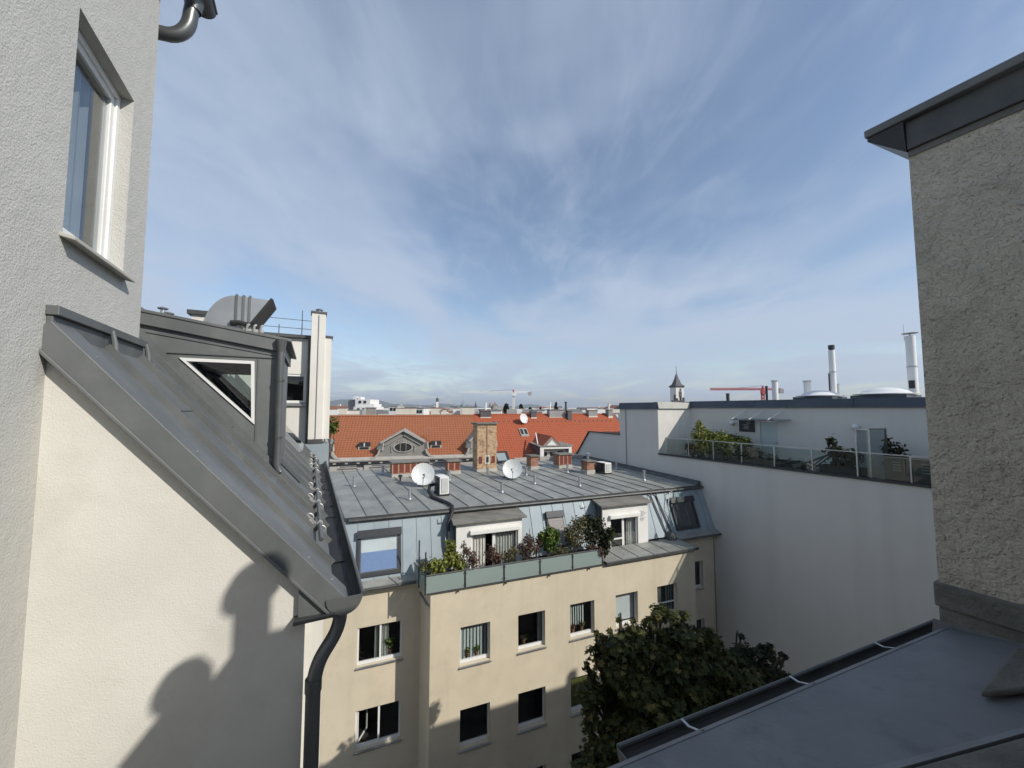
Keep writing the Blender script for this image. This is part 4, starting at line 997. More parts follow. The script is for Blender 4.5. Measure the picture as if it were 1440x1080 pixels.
# ---- glass balustrade on the terrace
gb = thing('glass_balustrade', FB(3.4, -.1, -6.38), 'frosted green glass balustrade panels around the planted terrace of the beige house', 'balustrade')
gs = [-.20, 1.20, 2.68, 4.15, 5.58, 6.98]
for a, b in zip(gs, gs[1:]):
    MB().box(FB, a + .035, b - .035, -.085, -.07, -6.355, -5.80).build('glass_panel', M['frosted'], gb)
for s in gs[1:]:
    MB().box(FB, s - .022, s + .022, -.068, -.025, -6.372, -5.74).build('post', M['dark_frame'], gb)
    for z in (-6.27, -5.86):
        for ds in (-.05, .05):
            MB().box(FB, s + ds - .018, s + ds + .018, -.095, -.06, z - .02, z + .02).build('clamp', M['steel'], gb)
MB().box(FB, -.21, 7.0, -.085, -.045, -5.775, -5.745).build('top_rail', M['steel'], gb)
MB().bar(FB(-.2, -.1, -5.76), FB(-.42, 1.25, -5.76), .05).build('top_rail', M['pipe_grey'], gb)
MB().hexa([FB(-.21, -.08, -6.345), FB(-.195, -.08, -6.345), FB(-.405, 1.25, -6.345), FB(-.42, 1.25, -6.345), FB(-.21, -.08, -5.80), FB(-.195, -.08, -5.80), FB(-.405, 1.25, -5.80), FB(-.42, 1.25, -5.80)]).build('glass_panel', M['frosted'], gb)
MB().bar(FB(-.20, -.1, -6.4), FB(-.20, -.1, -4.95), .035).build('corner_post', M['dark_frame'], gb)
MB().bar(FB(-.33, .6, -6.4), FB(-.33, .6, -4.75), .035).build('post', M['dark_frame'], gb)
for k, (s, h, d) in enumerate(((1.22, .85, .1), (3.6, .8, .12), (3.95, 1.0, .4), (.65, .75, .6))):
    place = ('by the white dormer corner', 'right of the first balcony door', 'against the blue mansard sheets', 'behind the lime bush')[k]
    st = MB(); st.tube([FB(s, d, -6.38), FB(s - .02, d, -5.75 + h)], .011, 6)
    tag(st.build('bamboo_cane', M['bark']), 'thin upright cane in the terrace planters ' + place, 'cane', 'canes in the terrace planters')
# planters and plants
pl = thing('planter_trough', FB(3.4, .2, -6.85), 'long dark planter trough hidden behind the frosted balustrade', 'planter')
tr = MB(); tr.box(FB, .0, 6.9, .06, .10, -6.84, -6.05).box(FB, .0, 6.9, .48, .52, -6.84, -6.05).box(FB, .0, 6.9, .10, .48, -6.84, -6.10); tr.build('trough', M['planter_dark'], pl)
def shrub(base, clumps, mat, n, size, label, name='terrace_shrub', cat='shrub', seed=3, group=None, elong=1.6, stems=6, shell=.25):
    t = thing(name, base, label, cat, group); b = Vector(base)
    leaves('foliage', mat, t, [(Vector(c[0]), c[1]) for c in clumps], n, size, seed=seed, elong=elong, shell=shell)
    rg = random.Random(seed); st = MB()
    for c in clumps:
        for k in range(max(2, stems // max(1, len(clumps)))):
            q = Vector(c[0]); r = c[1] if isinstance(c[1], tuple) else (c[1],) * 3
            e = q + Vector((rg.uniform(-.6, .6) * r[0], rg.uniform(-.6, .6) * r[1], rg.uniform(-.2, .8) * r[2]))
            m_ = b.lerp(e, .5) + Vector((rg.uniform(-.05, .05), rg.uniform(-.05, .05), .05))
            st.tube([b + Vector((rg.uniform(-.05, .05), rg.uniform(-.05, .05), 0)), m_, e], [.014, .010, .004], 5)
    st.build('stem', M['bark'], t)
    return t
shrub(FB(.35, .25, -6.1), [(FB(.25, .25, -5.62), (.42, .3, .25)), (FB(.75, .3, -5.42), (.32, .25, .30)), (FB(.75, .3, -5.0), (.2, .18, .25)), (FB(1.05, .25, -5.7), (.25, .2, .2))], 'leaf_lime', 1054, .085, 'lime green bushy shrub at the corner of the frosted balustrade', seed=11)
shrub(FB(-.2, .5, -6.1), [(FB(-.15, .45, -5.62), (.2, .3, .22))], 'leaf_olive', 187, .06, 'sparse grey wisps behind the narrow side pane of the balustrade', seed=12)
shrub(FB(1.6, .25, -6.1), [(FB(1.55, .25, -5.55), (.32, .2, .32)), (FB(1.35, .25, -5.25), (.15, .15, .2))], 'leaf_rust', 357, .06, 'thin dry plant in front of the white dormer wall left of its door', seed=13, shell=.1)
shrub(FB(2.35, .25, -6.1), [(FB(2.3, .25, -5.45), (.26, .2, .38)), (FB(2.55, .25, -5.65), (.2, .2, .2))], 'leaf_rust', 510, .06, 'reddish brown plant before the open balcony door', seed=14, shell=.1)
shrub(FB(3.0, .25, -6.1), [(FB(2.95, .25, -5.62), (.28, .2, .22)), (FB(3.2, .25, -5.45), (.2, .2, .18))], 'leaf_olive', 340, .055, 'low dull plant in front of the curtained balcony pane', seed=15, shell=.1)
shrub(FB(3.75, .25, -6.1), [(FB(3.7, .25, -5.45), (.38, .22, .34)), (FB(3.85, .25, -5.15), (.25, .2, .25))], 'leaf_rust', 561, .06, 'wispy purplish plant at the right edge of the first dormer', seed=16, shell=.1)
shrub(FB(4.75, .28, -6.1), [(FB(4.7, .28, -5.32), (.42, .3, .34)), (FB(4.75, .28, -4.98), (.28, .25, .25)), (FB(4.4, .28, -5.05), (.15, .15, .2)), (FB(5.05, .28, -5.1), (.16, .16, .2))], 'leaf_green', 952, .09, 'round fresh green citrus-like tree in the middle of the terrace', name='terrace_tree', cat='tree', seed=17)
shrub(FB(5.15, .3, -6.1), [(FB(5.2, .3, -5.72), (.5, .2, .16))], 'leaf_olive', 408, .045, 'flat grey cushion of herbs right of the round green tree', seed=18, shell=.1)
shrub(FB(6.1, .4, -6.1), [(FB(5.95, .4, -5.35), (.42, .3, .42)), (FB(6.15, .4, -4.9), (.4, .3, .4)), (FB(5.7, .4, -5.1), (.25, .25, .35)), (FB(6.35, .4, -4.75), (.3, .25, .25))], 'leaf_olive', 1394, .065, 'tall grey olive bush in front of the roller shutter', seed=19, shell=.15, stems=10)
shrub(FB(6.85, .4, -6.1), [(FB(6.8, .4, -5.35), (.42, .3, .45)), (FB(7.0, .4, -4.85), (.38, .3, .4)), (FB(6.6, .4, -4.75), (.3, .3, .3))], 'leaf_dark', 1292, .075, 'dark leafy bush with rusty tips beside the right dormer', seed=20, shell=.15, stems=9)
shrub(FB(7.25, .2, -6.25), [(FB(7.3, .2, -5.5), (.3, .25, .5)), (FB(7.55, .15, -5.25), (.22, .2, .25)), (FB(7.2, .1, -5.85), (.15, .12, .3))], 'leaf_dark', 714, .09, 'dark climbing plant at the end of the frosted balustrade', seed=21, shell=.2)

shrub(FB(1.15, .3, -6.1), [(FB(1.1, .3, -5.45), (.2, .15, .3)), (FB(1.25, .3, -5.05), (.12, .12, .22))], 'leaf_olive', 180, .05, 'thin grey green wisps between the lime shrub and the dry plant', seed=22, shell=.1)
shrub(FB(4.15, .25, -6.1), [(FB(4.1, .25, -5.5), (.22, .18, .26)), (FB(4.25, .25, -5.2), (.14, .12, .2))], 'leaf_rust', 260, .055, 'dull brownish twigs just left of the round green tree', seed=23, shell=.1)
shrub(FB(6.5, .15, -6.1), [(FB(6.5, .05, -5.7), (.3, .12, .16)), (FB(6.9, -.12, -5.85), (.16, .06, .2))], 'leaf_rust', 260, .055, 'rusty trailing twigs hanging over the last frosted pane', seed=24, shell=.1)

# ---- dishes and air conditioners
def dish(base, c, r, aim, label, back):
    t = thing('satellite_dish', base, label, 'satellite dish')
    ax = Vector(aim).normalized()
    prof = [(r * k / 8, -.16 * r * (1 - (k / 8) ** 2) * 1.6) for k in range(9)]
    d = MB(); d.lathe(c, [(max(a, .001), h) for a, h in prof] + [(r * 1.015, -.01), (r * 1.01, -.03)] + [(max(a, .001), h - .025) for a, h in reversed(prof)], 36, ax)
    d.build('reflector', M['dish_white'], t, smooth=True)
    side = ax.cross(UP).normalized(); dn = side.cross(ax) * -1
    dn = dn if dn.z < 0 else -dn
    f = Vector(c) + ax * r * .85 + dn * r * .55
    MB().tube([Vector(c) + dn * r * .98, f], .014, 6).build('feed_arm', M['pipe_grey'], t)
    MB().tube([f, f - ax * .12 - dn * .05], .035, 8).build('receiver', M['dark_frame'], t)
    b = Vector(base)
    MB().tube([b, Vector((b.x, b.y, c[2])), Vector(c) - ax * .25 * r], .028, 8).build('mast', M['steel'], t)
    bx = MB(); bx.hexa([b + x for x in (Vector((-.28, -.22, 0)), Vector((.28, -.22, 0)), Vector((.28, .22, 0)), Vector((-.28, .22, 0)), Vector((-.25, -.2, .08)), Vector((.25, -.2, .08)), Vector((.25, .2, .08)), Vector((-.25, .2, .08)))]); bx.build('base_slab', M['mortar_grey'], t)
    bk = MB(); bk.bar(b + UP * .06, b + back + UP * .06, .05); bk.bar(b + back + UP * .05, Vector(c) - ax * .25 * r - UP * .1, .03); bk.build('brace', M['dark_frame'], t)
    return t
b1 = rk(1.47, 6.1); c1 = b1 + Vector((-.06, -.1, .62))
dish(b1, c1, .56, (.25, -1, .42), 'round white satellite dish standing beside the air conditioner near the grey gable', Vector((-.35, .5, 0)))
b2 = rk(6.25, 6.2); c2 = b2 + Vector((.02, -.1, .60))
dish(b2, c2, .53, (.05, -1, .40), 'streaky grey satellite dish right of the tall brick chimney', Vector((-.5, .4, 0)))
def aircon(s0, t0, w, dp, h, label):
    z = roofz(t0 + dp / 2)
    t = thing('air_conditioner', FK(s0 + w / 2, t0 + dp / 2, z), label, 'air conditioner')
    MB().box(FK, s0, s0 + w, t0, t0 + dp, z + .08, z + h).build('casing', M['dormer_white'], t, bevel=0.015)
    fr = Frame(FK(s0, t0, 0), FK.e, FK.n)
    MB().box(fr, w * .18, w * .86, -.015, -.002, z + .16, z + h - .07).build('grille', M['pipe_grey'], t)
    for k in range(6):
        MB().box(fr, w * (.2 + .11 * k), w * (.2 + .11 * k) + .03, -.03, -.016, z + .16, z + h - .07).build('louvre', M['white_plastic'], t)
    MB().box(fr, -.014, -.002, dp * .05, dp * .95, z + .1, z + h - .02).build('fan_side', M['dark_frame'], t)
    MB().lathe(FK(s0 - .016, t0 + dp * .5, z + .08 + h * .47), [(min(dp, h) * .36, 0), (min(dp, h) * .36, .02), (min(dp, h) * .3, .02), (min(dp, h) * .3, .0)], 20, -FK.e).build('fan_ring', M['black_rubber'], t)
    for q in (.02, dp - .1): MB().box(FK, s0 - .03, s0 + w + .03, t0 + q, t0 + q + .08, z, z + .08).build('foot', M['black_rubber'], t)
    return t
aircon(1.52, 3.85, .42, .78, .86, 'white air conditioner box with black hose in front of the first dish')
aircon(11.95, 5.75, .44, .85, .66, 'white air conditioner box beside the small chimney with a metal pot')
hs = [FK(1.47, 4.6, -3.55), FK(1.25, 4.45, -3.55), FK(1.12, 4.2, -3.75), FK(1.1, 3.7, -3.9), FK(1.3, 2.9, -3.93), FK(1.42, 2.35, -3.95), FK(1.42, 1.95, -3.98), FK(1.35, 1.72, -4.15), FK(1.2, 1.62, -4.4), FK(1.12, 1.55, -4.6), FK(1.08, 1.35, -5.2), FK(1.08, 1.2, -6.1)]
tag(MB().tube(hs, .075, 10).build('insulated_hose', M['black_rubber'], smooth=True), 'thick black insulated hose running from the air conditioner over the roof edge', 'hose')
# ================================================================== house on the right with roof terrace
rh_ = thing('terrace_house', RR(-2, 2, GZ), 'plain grey firewall house with roof terrace and slate edge on the right', 'house')
TZ = -2.70                     # terrace floor
QI = 2.15                      # depth of the terrace
RE = -13.6                     # near end
mb = MB()
# firewall: below the terrace, then full height beyond it
mb.poly(RR(RE, 0, GZ), RR(3.4, 0, GZ), RR(3.4, 0, TZ), RR(RE, 0, TZ))
mb.poly(RR(3.4, 0, GZ), RR(6.5, 0, GZ), RR(6.5, 0, -0.02), RR(3.4, 0, -0.02))
mb.poly(RR(6.5, 0, GZ), RR(10.95, 0, GZ), RR(10.95, 0, -3.45), RR(9.54, 0, -1.68), RR(6.5, 0, -1.72))
mb.poly(RR(6.5, 0, -1.72), RR(6.5, .3, -1.72), RR(6.5, .3, -.02), RR(6.5, 0, -.02))
mb.poly(RR(10.95, 0, GZ), RR(10.95, 9, GZ), RR(10.95, 9, -3.45), RR(10.95, 0, -3.45))
mb.build('firewall', M['firewall_grey'], rh_)
# wall behind the terrace and its short return
mb = wall_holes(MB(), Frame(RR(0, QI, 0), -FR.n, FR.e), -2.75, -RE, TZ, 0.06, [(1.28, 2.10, TZ, -.64)], rev=.08)
mb.build('terrace_wall', M['firewall_grey'], rh_)
ret = MB()
p0, p1 = RR(3.4, 0.0, 0), RR(2.75, QI, 0)
ret.poly(p0 + UP * TZ, p1 + UP * TZ, p1 + UP * .02, p0 + UP * .02)
ret.build('return_wall', M['wall_white'], rh_)
MB().poly(RR(RE, 0, TZ), RR(3.4, 0, TZ), RR(2.75, QI, TZ), RR(RE, QI, TZ)).build('terrace_floor', M['terrace_tile'], rh_)
# slate fascia following the roof edge
def fascia(a, b, out, z0=-0.02, z1=.40, lean=.12):
    a, b, out = Vector(a), Vector(b), Vector(out)
    return MB().hexa([a + out * .10 + UP * z0, b + out * .10 + UP * z0, b - out * .4 + UP * z0, a - out * .4 + UP * z0,
                      a + out * (.10 - lean) + UP * z1, b + out * (.10 - lean) + UP * z1, b - out * .4 + UP * z1, a - out * .4 + UP * z1])
cuts = [2.75, .2, -2.6, -5.2, -8.0, -10.8, RE]
for a, b in zip(cuts, cuts[1:]):
    fascia(RR(a - .006, QI, 0), RR(b + .006, QI, 0), -FR.e, .06, .46).build('fascia', M['fascia_slate'], rh_)
fascia(RR(6.5, 0, 0), RR(3.41, 0, 0), -FR.e).build('fascia', M['fascia_slate'], rh_)
rd = (p1 - p0).normalized(); ro = Vector((rd.y, -rd.x, 0))
fascia(p0, p1 - rd * .02, ro, .02, .42).build('fascia', M['zinc_roof'], rh_)
MB().hexa([RR(6.52, -.1, -.02), RR(7.4, .3, -.02), RR(7.4, 3, -.02), RR(6.52, 3, -.02), RR(6.52, .02, .40), RR(6.9, .3, .22), RR(6.9, 3, .22), RR(6.52, 3, .40)]).build('fascia_end', M['fascia_slate'], rh_)
MB().poly(RR(RE, QI + .3, .44), RR(2.6, QI + .3, .44), RR(3.4, .2, .38), RR(6.5, .2, .38), RR(6.5, 12, .38), RR(RE, 12, .44)).build('flat_roof', M['zinc_roof'], rh_)
# lower gable wall coping toward the street
gc = MB(); gc.bar(RR(6.5, -.04, -1.69), RR(9.54, -.04, -1.65), .12, .07); gc.bar(RR(9.54, -.04, -1.65), RR(10.98, -.04, -3.44), .12, .07); gc.build('gable_coping', M['dark_frame'], rh_)
MB().poly(RR(6.5, 0, -1.75), RR(9.5, 0, -1.71), RR(9.5, 9, -1.71), RR(6.5, 9, -1.75)).build('street_roof', M['tiles_new'], rh_)
MB().poly(RR(9.5, 0, -1.71), RR(10.93, 0, -3.5), RR(10.93, 9, -3.5), RR(9.5, 9, -1.71)).build('street_roof', M['tiles_new'], rh_)
MB().tube([RR(5.95, -.03, -4), RR(5.95, -.03, .0)], .02, 6).build('conduit', M['facade_grey'], rh_)
MB().bar(RR(3.4, -.035, TZ + .03), RR(RE, -.035, TZ + .03), .07, .10).build('terrace_edge', M['dark_frame'], rh_)
# door, glass canopy, sign, globes
Fd = Frame(RR(0, QI, 0), -FR.n, FR.e)
dr_ = MB().box(Fd, 1.30, 2.08, .04, .07, TZ, -.66).build('door', M['door_pale'], rh_)
MB().box(Fd, 2.0, 2.04, -.01, .04, -1.75, -1.68).build('handle', M['steel'], dr_)
cn = thing('glass_canopy', RR(-1.6, 1.4, -.5), 'small glass canopy on three steel stays over the pale terrace door', 'canopy')
MB().hexa([Fd(.3, -.9, -.60), Fd(2.75, -.9, -.60), Fd(2.75, -.02, -.54), Fd(.3, -.02, -.54), Fd(.3, -.9, -.575), Fd(2.75, -.9, -.575), Fd(2.75, -.02, -.515), Fd(.3, -.02, -.515)]).build('glass_sheet', M['smoke_glass'], cn)
for s in (.55, 1.45, 2.35):
    MB().tube([Fd(s - .3, -.8, -.55), Fd(s, -.02, -.12)], .02, 6).build('stay', M['dormer_white'], cn)
    MB().bar(Fd(s - .3, -.85, -.545), Fd(s - .28, -.3, -.53), .05).build('stay_clamp', M['steel'], cn)
sg_ = thing('wall_sign', Fd(.75, -.05, -1.2), 'dark square sign with pale curved lettering beside the terrace door', 'sign')
MB().box(Fd, .22, 1.02, -.05, -.005, -1.22, -.62).build('board', M['sign_dark'], sg_)
cur_ = MB(); cur_.tube([Fd(.74 + .13 * math.cos(t), -.056, -.74 + .045 * math.sin(t)) for t in [x * .3 + .6 for x in range(17)]], .012, 5)
for k, z in enumerate((-.86, -.93, -1.0, -1.07)): cur_.box(Fd, .42 + .06 * k % .1, .72 + .03 * (k % 2), -.056, -.051, z - .012, z + .012)
cur_.build('lettering', M['sign_grey'], sg_)
for s, lab in ((-.10, 'white globe lamp on the terrace wall above the yellow green bush'), (5.25, 'white globe lamp on the terrace wall above the glass screen')):
    g_ = thing('globe_lamp', Fd(s, -.15, -.8), lab, 'lamp')
    MB().lathe(Fd(s, -.15, -.78), [(.125 * math.sin(math.pi * k / 10), -.125 * math.cos(math.pi * k / 10)) for k in range(11)], 16).build('globe', M['lamp_globe'], g_, smooth=True)
    MB().tube([Fd(s, -.01, -.90), Fd(s, -.15, -.90)], .03, 8).build('bracket', M['steel'], g_)
# terrace railing
rr_ = thing('terrace_railing', RR(-4, .06, TZ), 'steel and clear glass railing along the edge of the grey roof terrace', 'railing')
ps = [2.92, 1.45, 0.0, -1.45, -2.92, -4.40, -5.90, -7.40, -8.9, -10.4, -11.9]
for r0 in ps: MB().box(FR, .04, .08, r0 - .022, r0 + .022, TZ, -1.70).build('post', M['steel'], rr_)
MB().bar(RR(2.92, .06, -1.685), RR(RE, .06, -1.685), .045, .035).build('top_rail', M['steel'], rr_)
MB().bar(RR(3.38, .05, -2.55), RR(2.92, .06, -1.69), .035).build('end_stay', M['steel'], rr_)
for a, b in zip(ps, ps[1:]): MB().box(FR, .055, .063, b + .04, a - .04, TZ + .10, -1.74).build('glass_panel', M['rail_glass'], rr_)
# glass screen cabinet
gsn = thing('glass_screen', RR(-6.3, .3, TZ), 'tall framed glass wind screen standing on the grey terrace', 'screen')
for r0 in (-5.88, -6.28): MB().box(FR, .10, .15, r0 - .025, r0 + .025, TZ, -.77).build('post', M['steel'], gsn)
MB().box(FR, .10, .15, -6.255, -5.905, -.82, -.77).build('rail', M['steel'], gsn)
MB().box(FR, .12, .128, -6.25, -5.91, TZ + .05, -.83).build('pane', M['smoke_glass'], gsn)
MB().hexa([RR(-6.31, .12, TZ + .05), RR(-6.31, .13, TZ + .05), RR(-6.55, .85, TZ + .05), RR(-6.55, .84, TZ + .05), RR(-6.31, .12, -.80), RR(-6.31, .13, -.80), RR(-6.55, .85, -.80), RR(-6.55, .84, -.80)]).build('pane', M['smoke_glass'], gsn)
MB().bar(RR(-6.55, .86, TZ), RR(-6.55, .86, -.75), .05).build('post', M['dark_frame'], gsn)
MB().bar(RR(-6.3, .12, -.78), RR(-6.55, .86, -.78), .05).build('rail', M['dark_frame'], gsn)
# terrace plants and furniture
def tsh(r, q, h, w, mat, n, label, size=.10, seed=31, tall=None):
    cl_ = [(RR(r, q, TZ + h * .5), (w, w, h * .42)), (RR(r + w * .5, q, TZ + h * .75), (w * .6, w * .6, h * .25)), (RR(r - w * .6, q + .1, TZ + h * .6), (w * .6, w * .6, h * .3))]
    if tall: cl_.append((RR(r + w * .7, q, TZ + tall), (.2, .2, .3)))
    shrub(RR(r, q, TZ), cl_, mat, n, size, label, seed=seed, stems=12)
tsh(.6, .75, 1.65, .9, 'leaf_lime', 2400, 'tall yellow green bush on the terrace left of the dark sign', seed=31, tall=1.75)
tsh(-.6, .85, 1.45, .75, 'leaf_lime', 1600, 'green bush below the dark sign on the terrace', seed=32)
tsh(1.6, .6, .75, .4, 'leaf_dark', 260, 'low dark shrub at the sunny end of the terrace', seed=33)
tsh(-1.5, .5, .9, .55, 'leaf_dark', 900, 'dark clump of foliage before the pale terrace door', seed=34)
tsh(-2.6, .35, .75, .32, 'leaf_olive', 150, 'thin wispy plant right of the pale terrace door', seed=35, size=.06)
tsh(-3.5, .4, .5, .3, 'leaf_olive', 110, 'sparse low plant between the door and the green deck chair', seed=36, size=.06)
tsh(-5.3, .5, 1.2, .5, 'leaf_dark', 900, 'dark rusty shrub left of the glass wind screen', seed=37, tall=1.3)
tsh(-6.6, 1.4, 1.6, .35, 'leaf_dark', 300, 'dark plant seen through the glass wind screen', seed=38)
for k, (r0, lab) in enumerate(((.3, 'dark planter box under the yellow green terrace bush'), (-1.5, 'dark planter box under the clump before the terrace door'), (-3.2, 'long dark planter box along the railing left of the green chair'), (-5.3, 'dark planter box under the rusty terrace shrub'))):
    t = thing('planter_box', RR(r0, .45, TZ), lab, 'planter', 'planters along the terrace railing')
    x = MB(); x.box(FR, .15, .18, r0 - .7, r0 + .7, TZ, TZ + .36).box(FR, .72, .75, r0 - .7, r0 + .7, TZ, TZ + .36).box(FR, .18, .72, r0 - .7, r0 - .67, TZ, TZ + .36).box(FR, .18, .72, r0 + .67, r0 + .7, TZ, TZ + .36).box(FR, .18, .72, r0 - .67, r0 + .67, TZ, TZ + .31)
    x.build('box', M['planter_dark'], t)
for k, r0 in enumerate((-7.0, -7.75, -8.5)):
    lab = ('slatted dark storage chest next to the glass wind screen', 'middle slatted dark storage chest on the terrace', 'slatted dark storage chest farthest from the glass wind screen')[k]
    t = thing('storage_chest', RR(r0, .5, TZ), lab, 'chest', 'dark storage chests on the terrace')
    MB().box(FR, .2, .8, r0 - .35, r0 + .35, TZ, TZ + .85).build('body', M['planter_dark'], t)
    for j in range(4): MB().box(FR, .185, .199, r0 - .12, r0 + .12, TZ + .42 + j * .1, TZ + .46 + j * .1).build('slat', M['facade_grey'], t)
    MB().box(FR, .17, .83, r0 - .37, r0 + .37, TZ + .85, TZ + .89).build('lid', M['planter_dark'], t)
dc = thing('deck_chair', RR(-4.3, .7, TZ), 'green canvas deck chair on the roof terrace behind the railing glass', 'chair')
MB().hexa([RR(-3.9, .45, TZ + .30), RR(-3.9, 1.0, TZ + .30), RR(-4.9, 1.0, TZ + .82), RR(-4.9, .45, TZ + .82), RR(-3.9, .45, TZ + .33), RR(-3.9, 1.0, TZ + .33), RR(-4.9, 1.0, TZ + .85), RR(-4.9, .45, TZ + .85)]).build('canvas', M['chair_green'], dc)
for q in (.45, 1.0):
    MB().bar(RR(-3.9, q, TZ + .30), RR(-4.7, q, TZ), .04).build('leg', M['bark'], dc)
    MB().bar(RR(-4.75, q, TZ + .74), RR(-4.0, q, TZ), .04).build('leg', M['bark'], dc)
um = thing('folded_parasol', RR(-.7, 1.3, TZ), 'dark folded parasol lying slanted behind the green bush', 'parasol')
MB().tube([RR(-.3, 1.2, TZ + 1.25), RR(-.8, 1.3, TZ + 1.1), RR(-1.25, 1.4, TZ + .98)], [.10, .14, .02], 10).build('cover', M['planter_dark'], um, smooth=True)
MB().tube([RR(-.3, 1.2, TZ), RR(-.3, 1.2, TZ + 1.28)], .025, 6).build('pole', M['dark_frame'], um)
# flues, skylight domes and vents on the flat roof
def flue(r, q, r0, z1, label, cap):
    t = thing('metal_flue', RR(r, q, .4), label, 'flue', 'tall steel flues on the flat roof')
    MB().tube([RR(r, q, .40), RR(r, q, z1)], r0, 16).build('pipe', M['white_plastic'], t, smooth=True)
    MB().tube([RR(r, q, 1.95), RR(r, q, 2.0)], r0 * 1.12, 16).build('band', M['steel'], t)
    if cap == 'drum':
        MB().tube([RR(r, q, z1), RR(r, q, z1 + .06)], r0 * .7, 12).tube([RR(r, q, z1 + .06), RR(r, q, z1 + .28)], r0 * 1.0, 14).build('cowl', M['dark_frame'], t, smooth=True)
        MB().tube([RR(r + .1, q - .19, .45), RR(r + .1, q - .19, 1.9)], .035, 6).build('side_pipe', M['dark_frame'], t)
    else:
        MB().tube([RR(r, q, z1 - .03), RR(r, q, z1 + .02)], r0 * .85, 12).build('collar', M['steel'], t)
        MB().lathe(RR(r, q, z1 + .14), [(0, .05), (r0 * 1.7, .0), (r0 * 1.6, -.02), (0, 0)], 14).tube([RR(r, q, z1), RR(r, q, z1 + .15)], .03, 6).build('cowl', M['steel'], t)
        MB().box(FR, q - r0 - .03, q - r0 + .06, r - .1, r + .1, .95, 1.32).build('hatch', M['black_rubber'], t)
        MB().tube([RR(r + .2, q, z1 - .2), RR(r + .2, q, z1 + .6)], .01, 5).build('rod', M['steel'], t)
flue(-3.1, 6.0, .145, 3.15, 'slim white flue pipe with dark drum cowl left of the other flue', 'drum')
flue(-6.15, 6.0, .175, 3.42, 'stout white flue pipe with flat disc cowl nearer the rough wall', 'disc')
for k, (r, q, rad) in enumerate(((-3.0, 4.6, .85), (-5.6, 4.4, .95))):
    t = thing('skylight_dome', RR(r, q, .42), ('white skylight dome at the foot of the slim flue', 'white skylight dome at the foot of the stout flue')[k], 'skylight', 'white skylight domes on the flat roof')
    MB().box(FR, q - rad, q + rad, r - rad, r + rad, .40, .62).build('curb', M['fascia_slate'], t)
    MB().lathe(RR(r, q, .66), [(rad * 1.18, 0), (rad * 1.18, .03), (rad * .95, .05), (rad * .8, .16), (rad * .5, .26), (rad * .2, .31), (0, .32)], 28).build('dome', M['white_plastic'], t, smooth=True)
vts = [(1.0, 3.2, .09, .85, 'dark_frame', 'short dark drum vent on the flat roof near the church spire'), (-.5, 4.5, .06, 1.25, 'dark_frame', 'dark bent vent pipe left of the twin white stubs'),
       (-.95, 4.5, .15, 1.55, 'white_plastic', 'white stub flue directly left of the red crane mast'), (-2.1, 5.5, .16, 1.50, 'white_plastic', 'white stub flue directly right of the red crane mast'), (-2.7, 7.5, .12, 1.35, 'steel', 'lone grey stub vent between crane and slim flue')]
for (r, q, r0, z1, mt, lab) in vts:
    t = thing('roof_vent', RR(r, q, .4), lab, 'vent')
    MB().tube([RR(r, q, .38), RR(r, q, z1)], r0, 12).build('pipe', M[mt], t, smooth=True)
    MB().tube([RR(r, q, z1), RR(r, q, z1 + .06)], r0 * 1.25, 12).build('cap', M['steel' if mt != 'dark_frame' else 'dark_frame'], t)

# ================================================================== own house: roof sheet, gutter, rough stucco block
GO = GZ / OK_
own = thing('own_house', FG(6, 0, GO), 'dark coated roof with gutter and rough stucco block at the lower right', 'house')
RS = .17
def oz(h): return -2.10 + RS * (h + 1.98)
MB().hexa([FG(-.6, -1.99, oz(-1.99)), FG(9.3, -1.99, oz(-1.99)), FG(9.3, 2.5, oz(2.5)), FG(-.6, 2.5, oz(2.5)), FG(-.6, -1.99, oz(-1.99) - .04), FG(9.3, -1.99, oz(-1.99) - .04), FG(9.3, 2.5, oz(2.5) - .04), FG(-.6, 2.5, oz(2.5) - .04)]).build('roof_sheet', M['roof_coat'], own)
MB().hexa([FG(.9, -2.035, oz(-2.03) - .012), FG(5.4, -2.035, oz(-2.03) - .012), FG(5.4, -1.985, oz(-1.98) + .005), FG(.9, -1.985, oz(-1.98) + .005), FG(.9, -2.035, oz(-2.03) - .05), FG(5.4, -2.035, oz(-2.03) - .05), FG(5.4, -1.985, oz(-1.98) - .05), FG(.9, -1.985, oz(-1.98) - .05)]).build('drip_edge', M['roof_coat'], own, bevel=0.004)
def GG(A, C, z): return FG(A, C, z)
og = gutter(MB(), GG, 1.62, 5.6, -2.10, -2.185, .085, 12)
og.tube([FG(1.62, -2.185, -2.182), FG(5.6, -2.185, -2.182)], .012, 8)
og.build('gutter', M['zinc_edge'], own, smooth=True)
MB().prism([FG(1.612, -2.10 + .085 * math.cos(math.pi + math.pi * k / 12), -2.185 + .085 * math.sin(math.pi + math.pi * k / 12)) for k in range(13)], FG.e * .008).build('gutter_end', M['zinc_dark'], own)
for s in (2.15, 3.3, 4.5):
    x = MB()
    for (h0, z0), (h1, z1) in zip(((-2.198, -2.18), (-2.185, -2.165), (-2.12, -2.168), (-2.04, -2.135)), ((-2.185, -2.165), (-2.12, -2.168), (-2.04, -2.135), (-2.0, -2.10))):
        x.hexa([FG(s, h0, z0), FG(s + .02, h0, z0), FG(s + .02, h1, z1), FG(s, h1, z1), FG(s, h0, z0 + .005), FG(s + .02, h0, z0 + .005), FG(s + .02, h1, z1 + .005), FG(s, h1, z1 + .005)])
    x.build('gutter_bracket', M['galvanised'], own)
MB().box(FG, -.6, 9.3, -1.97, -1.8, GO, -2.22).build('courtyard_wall', M['stucco_rough'], own)
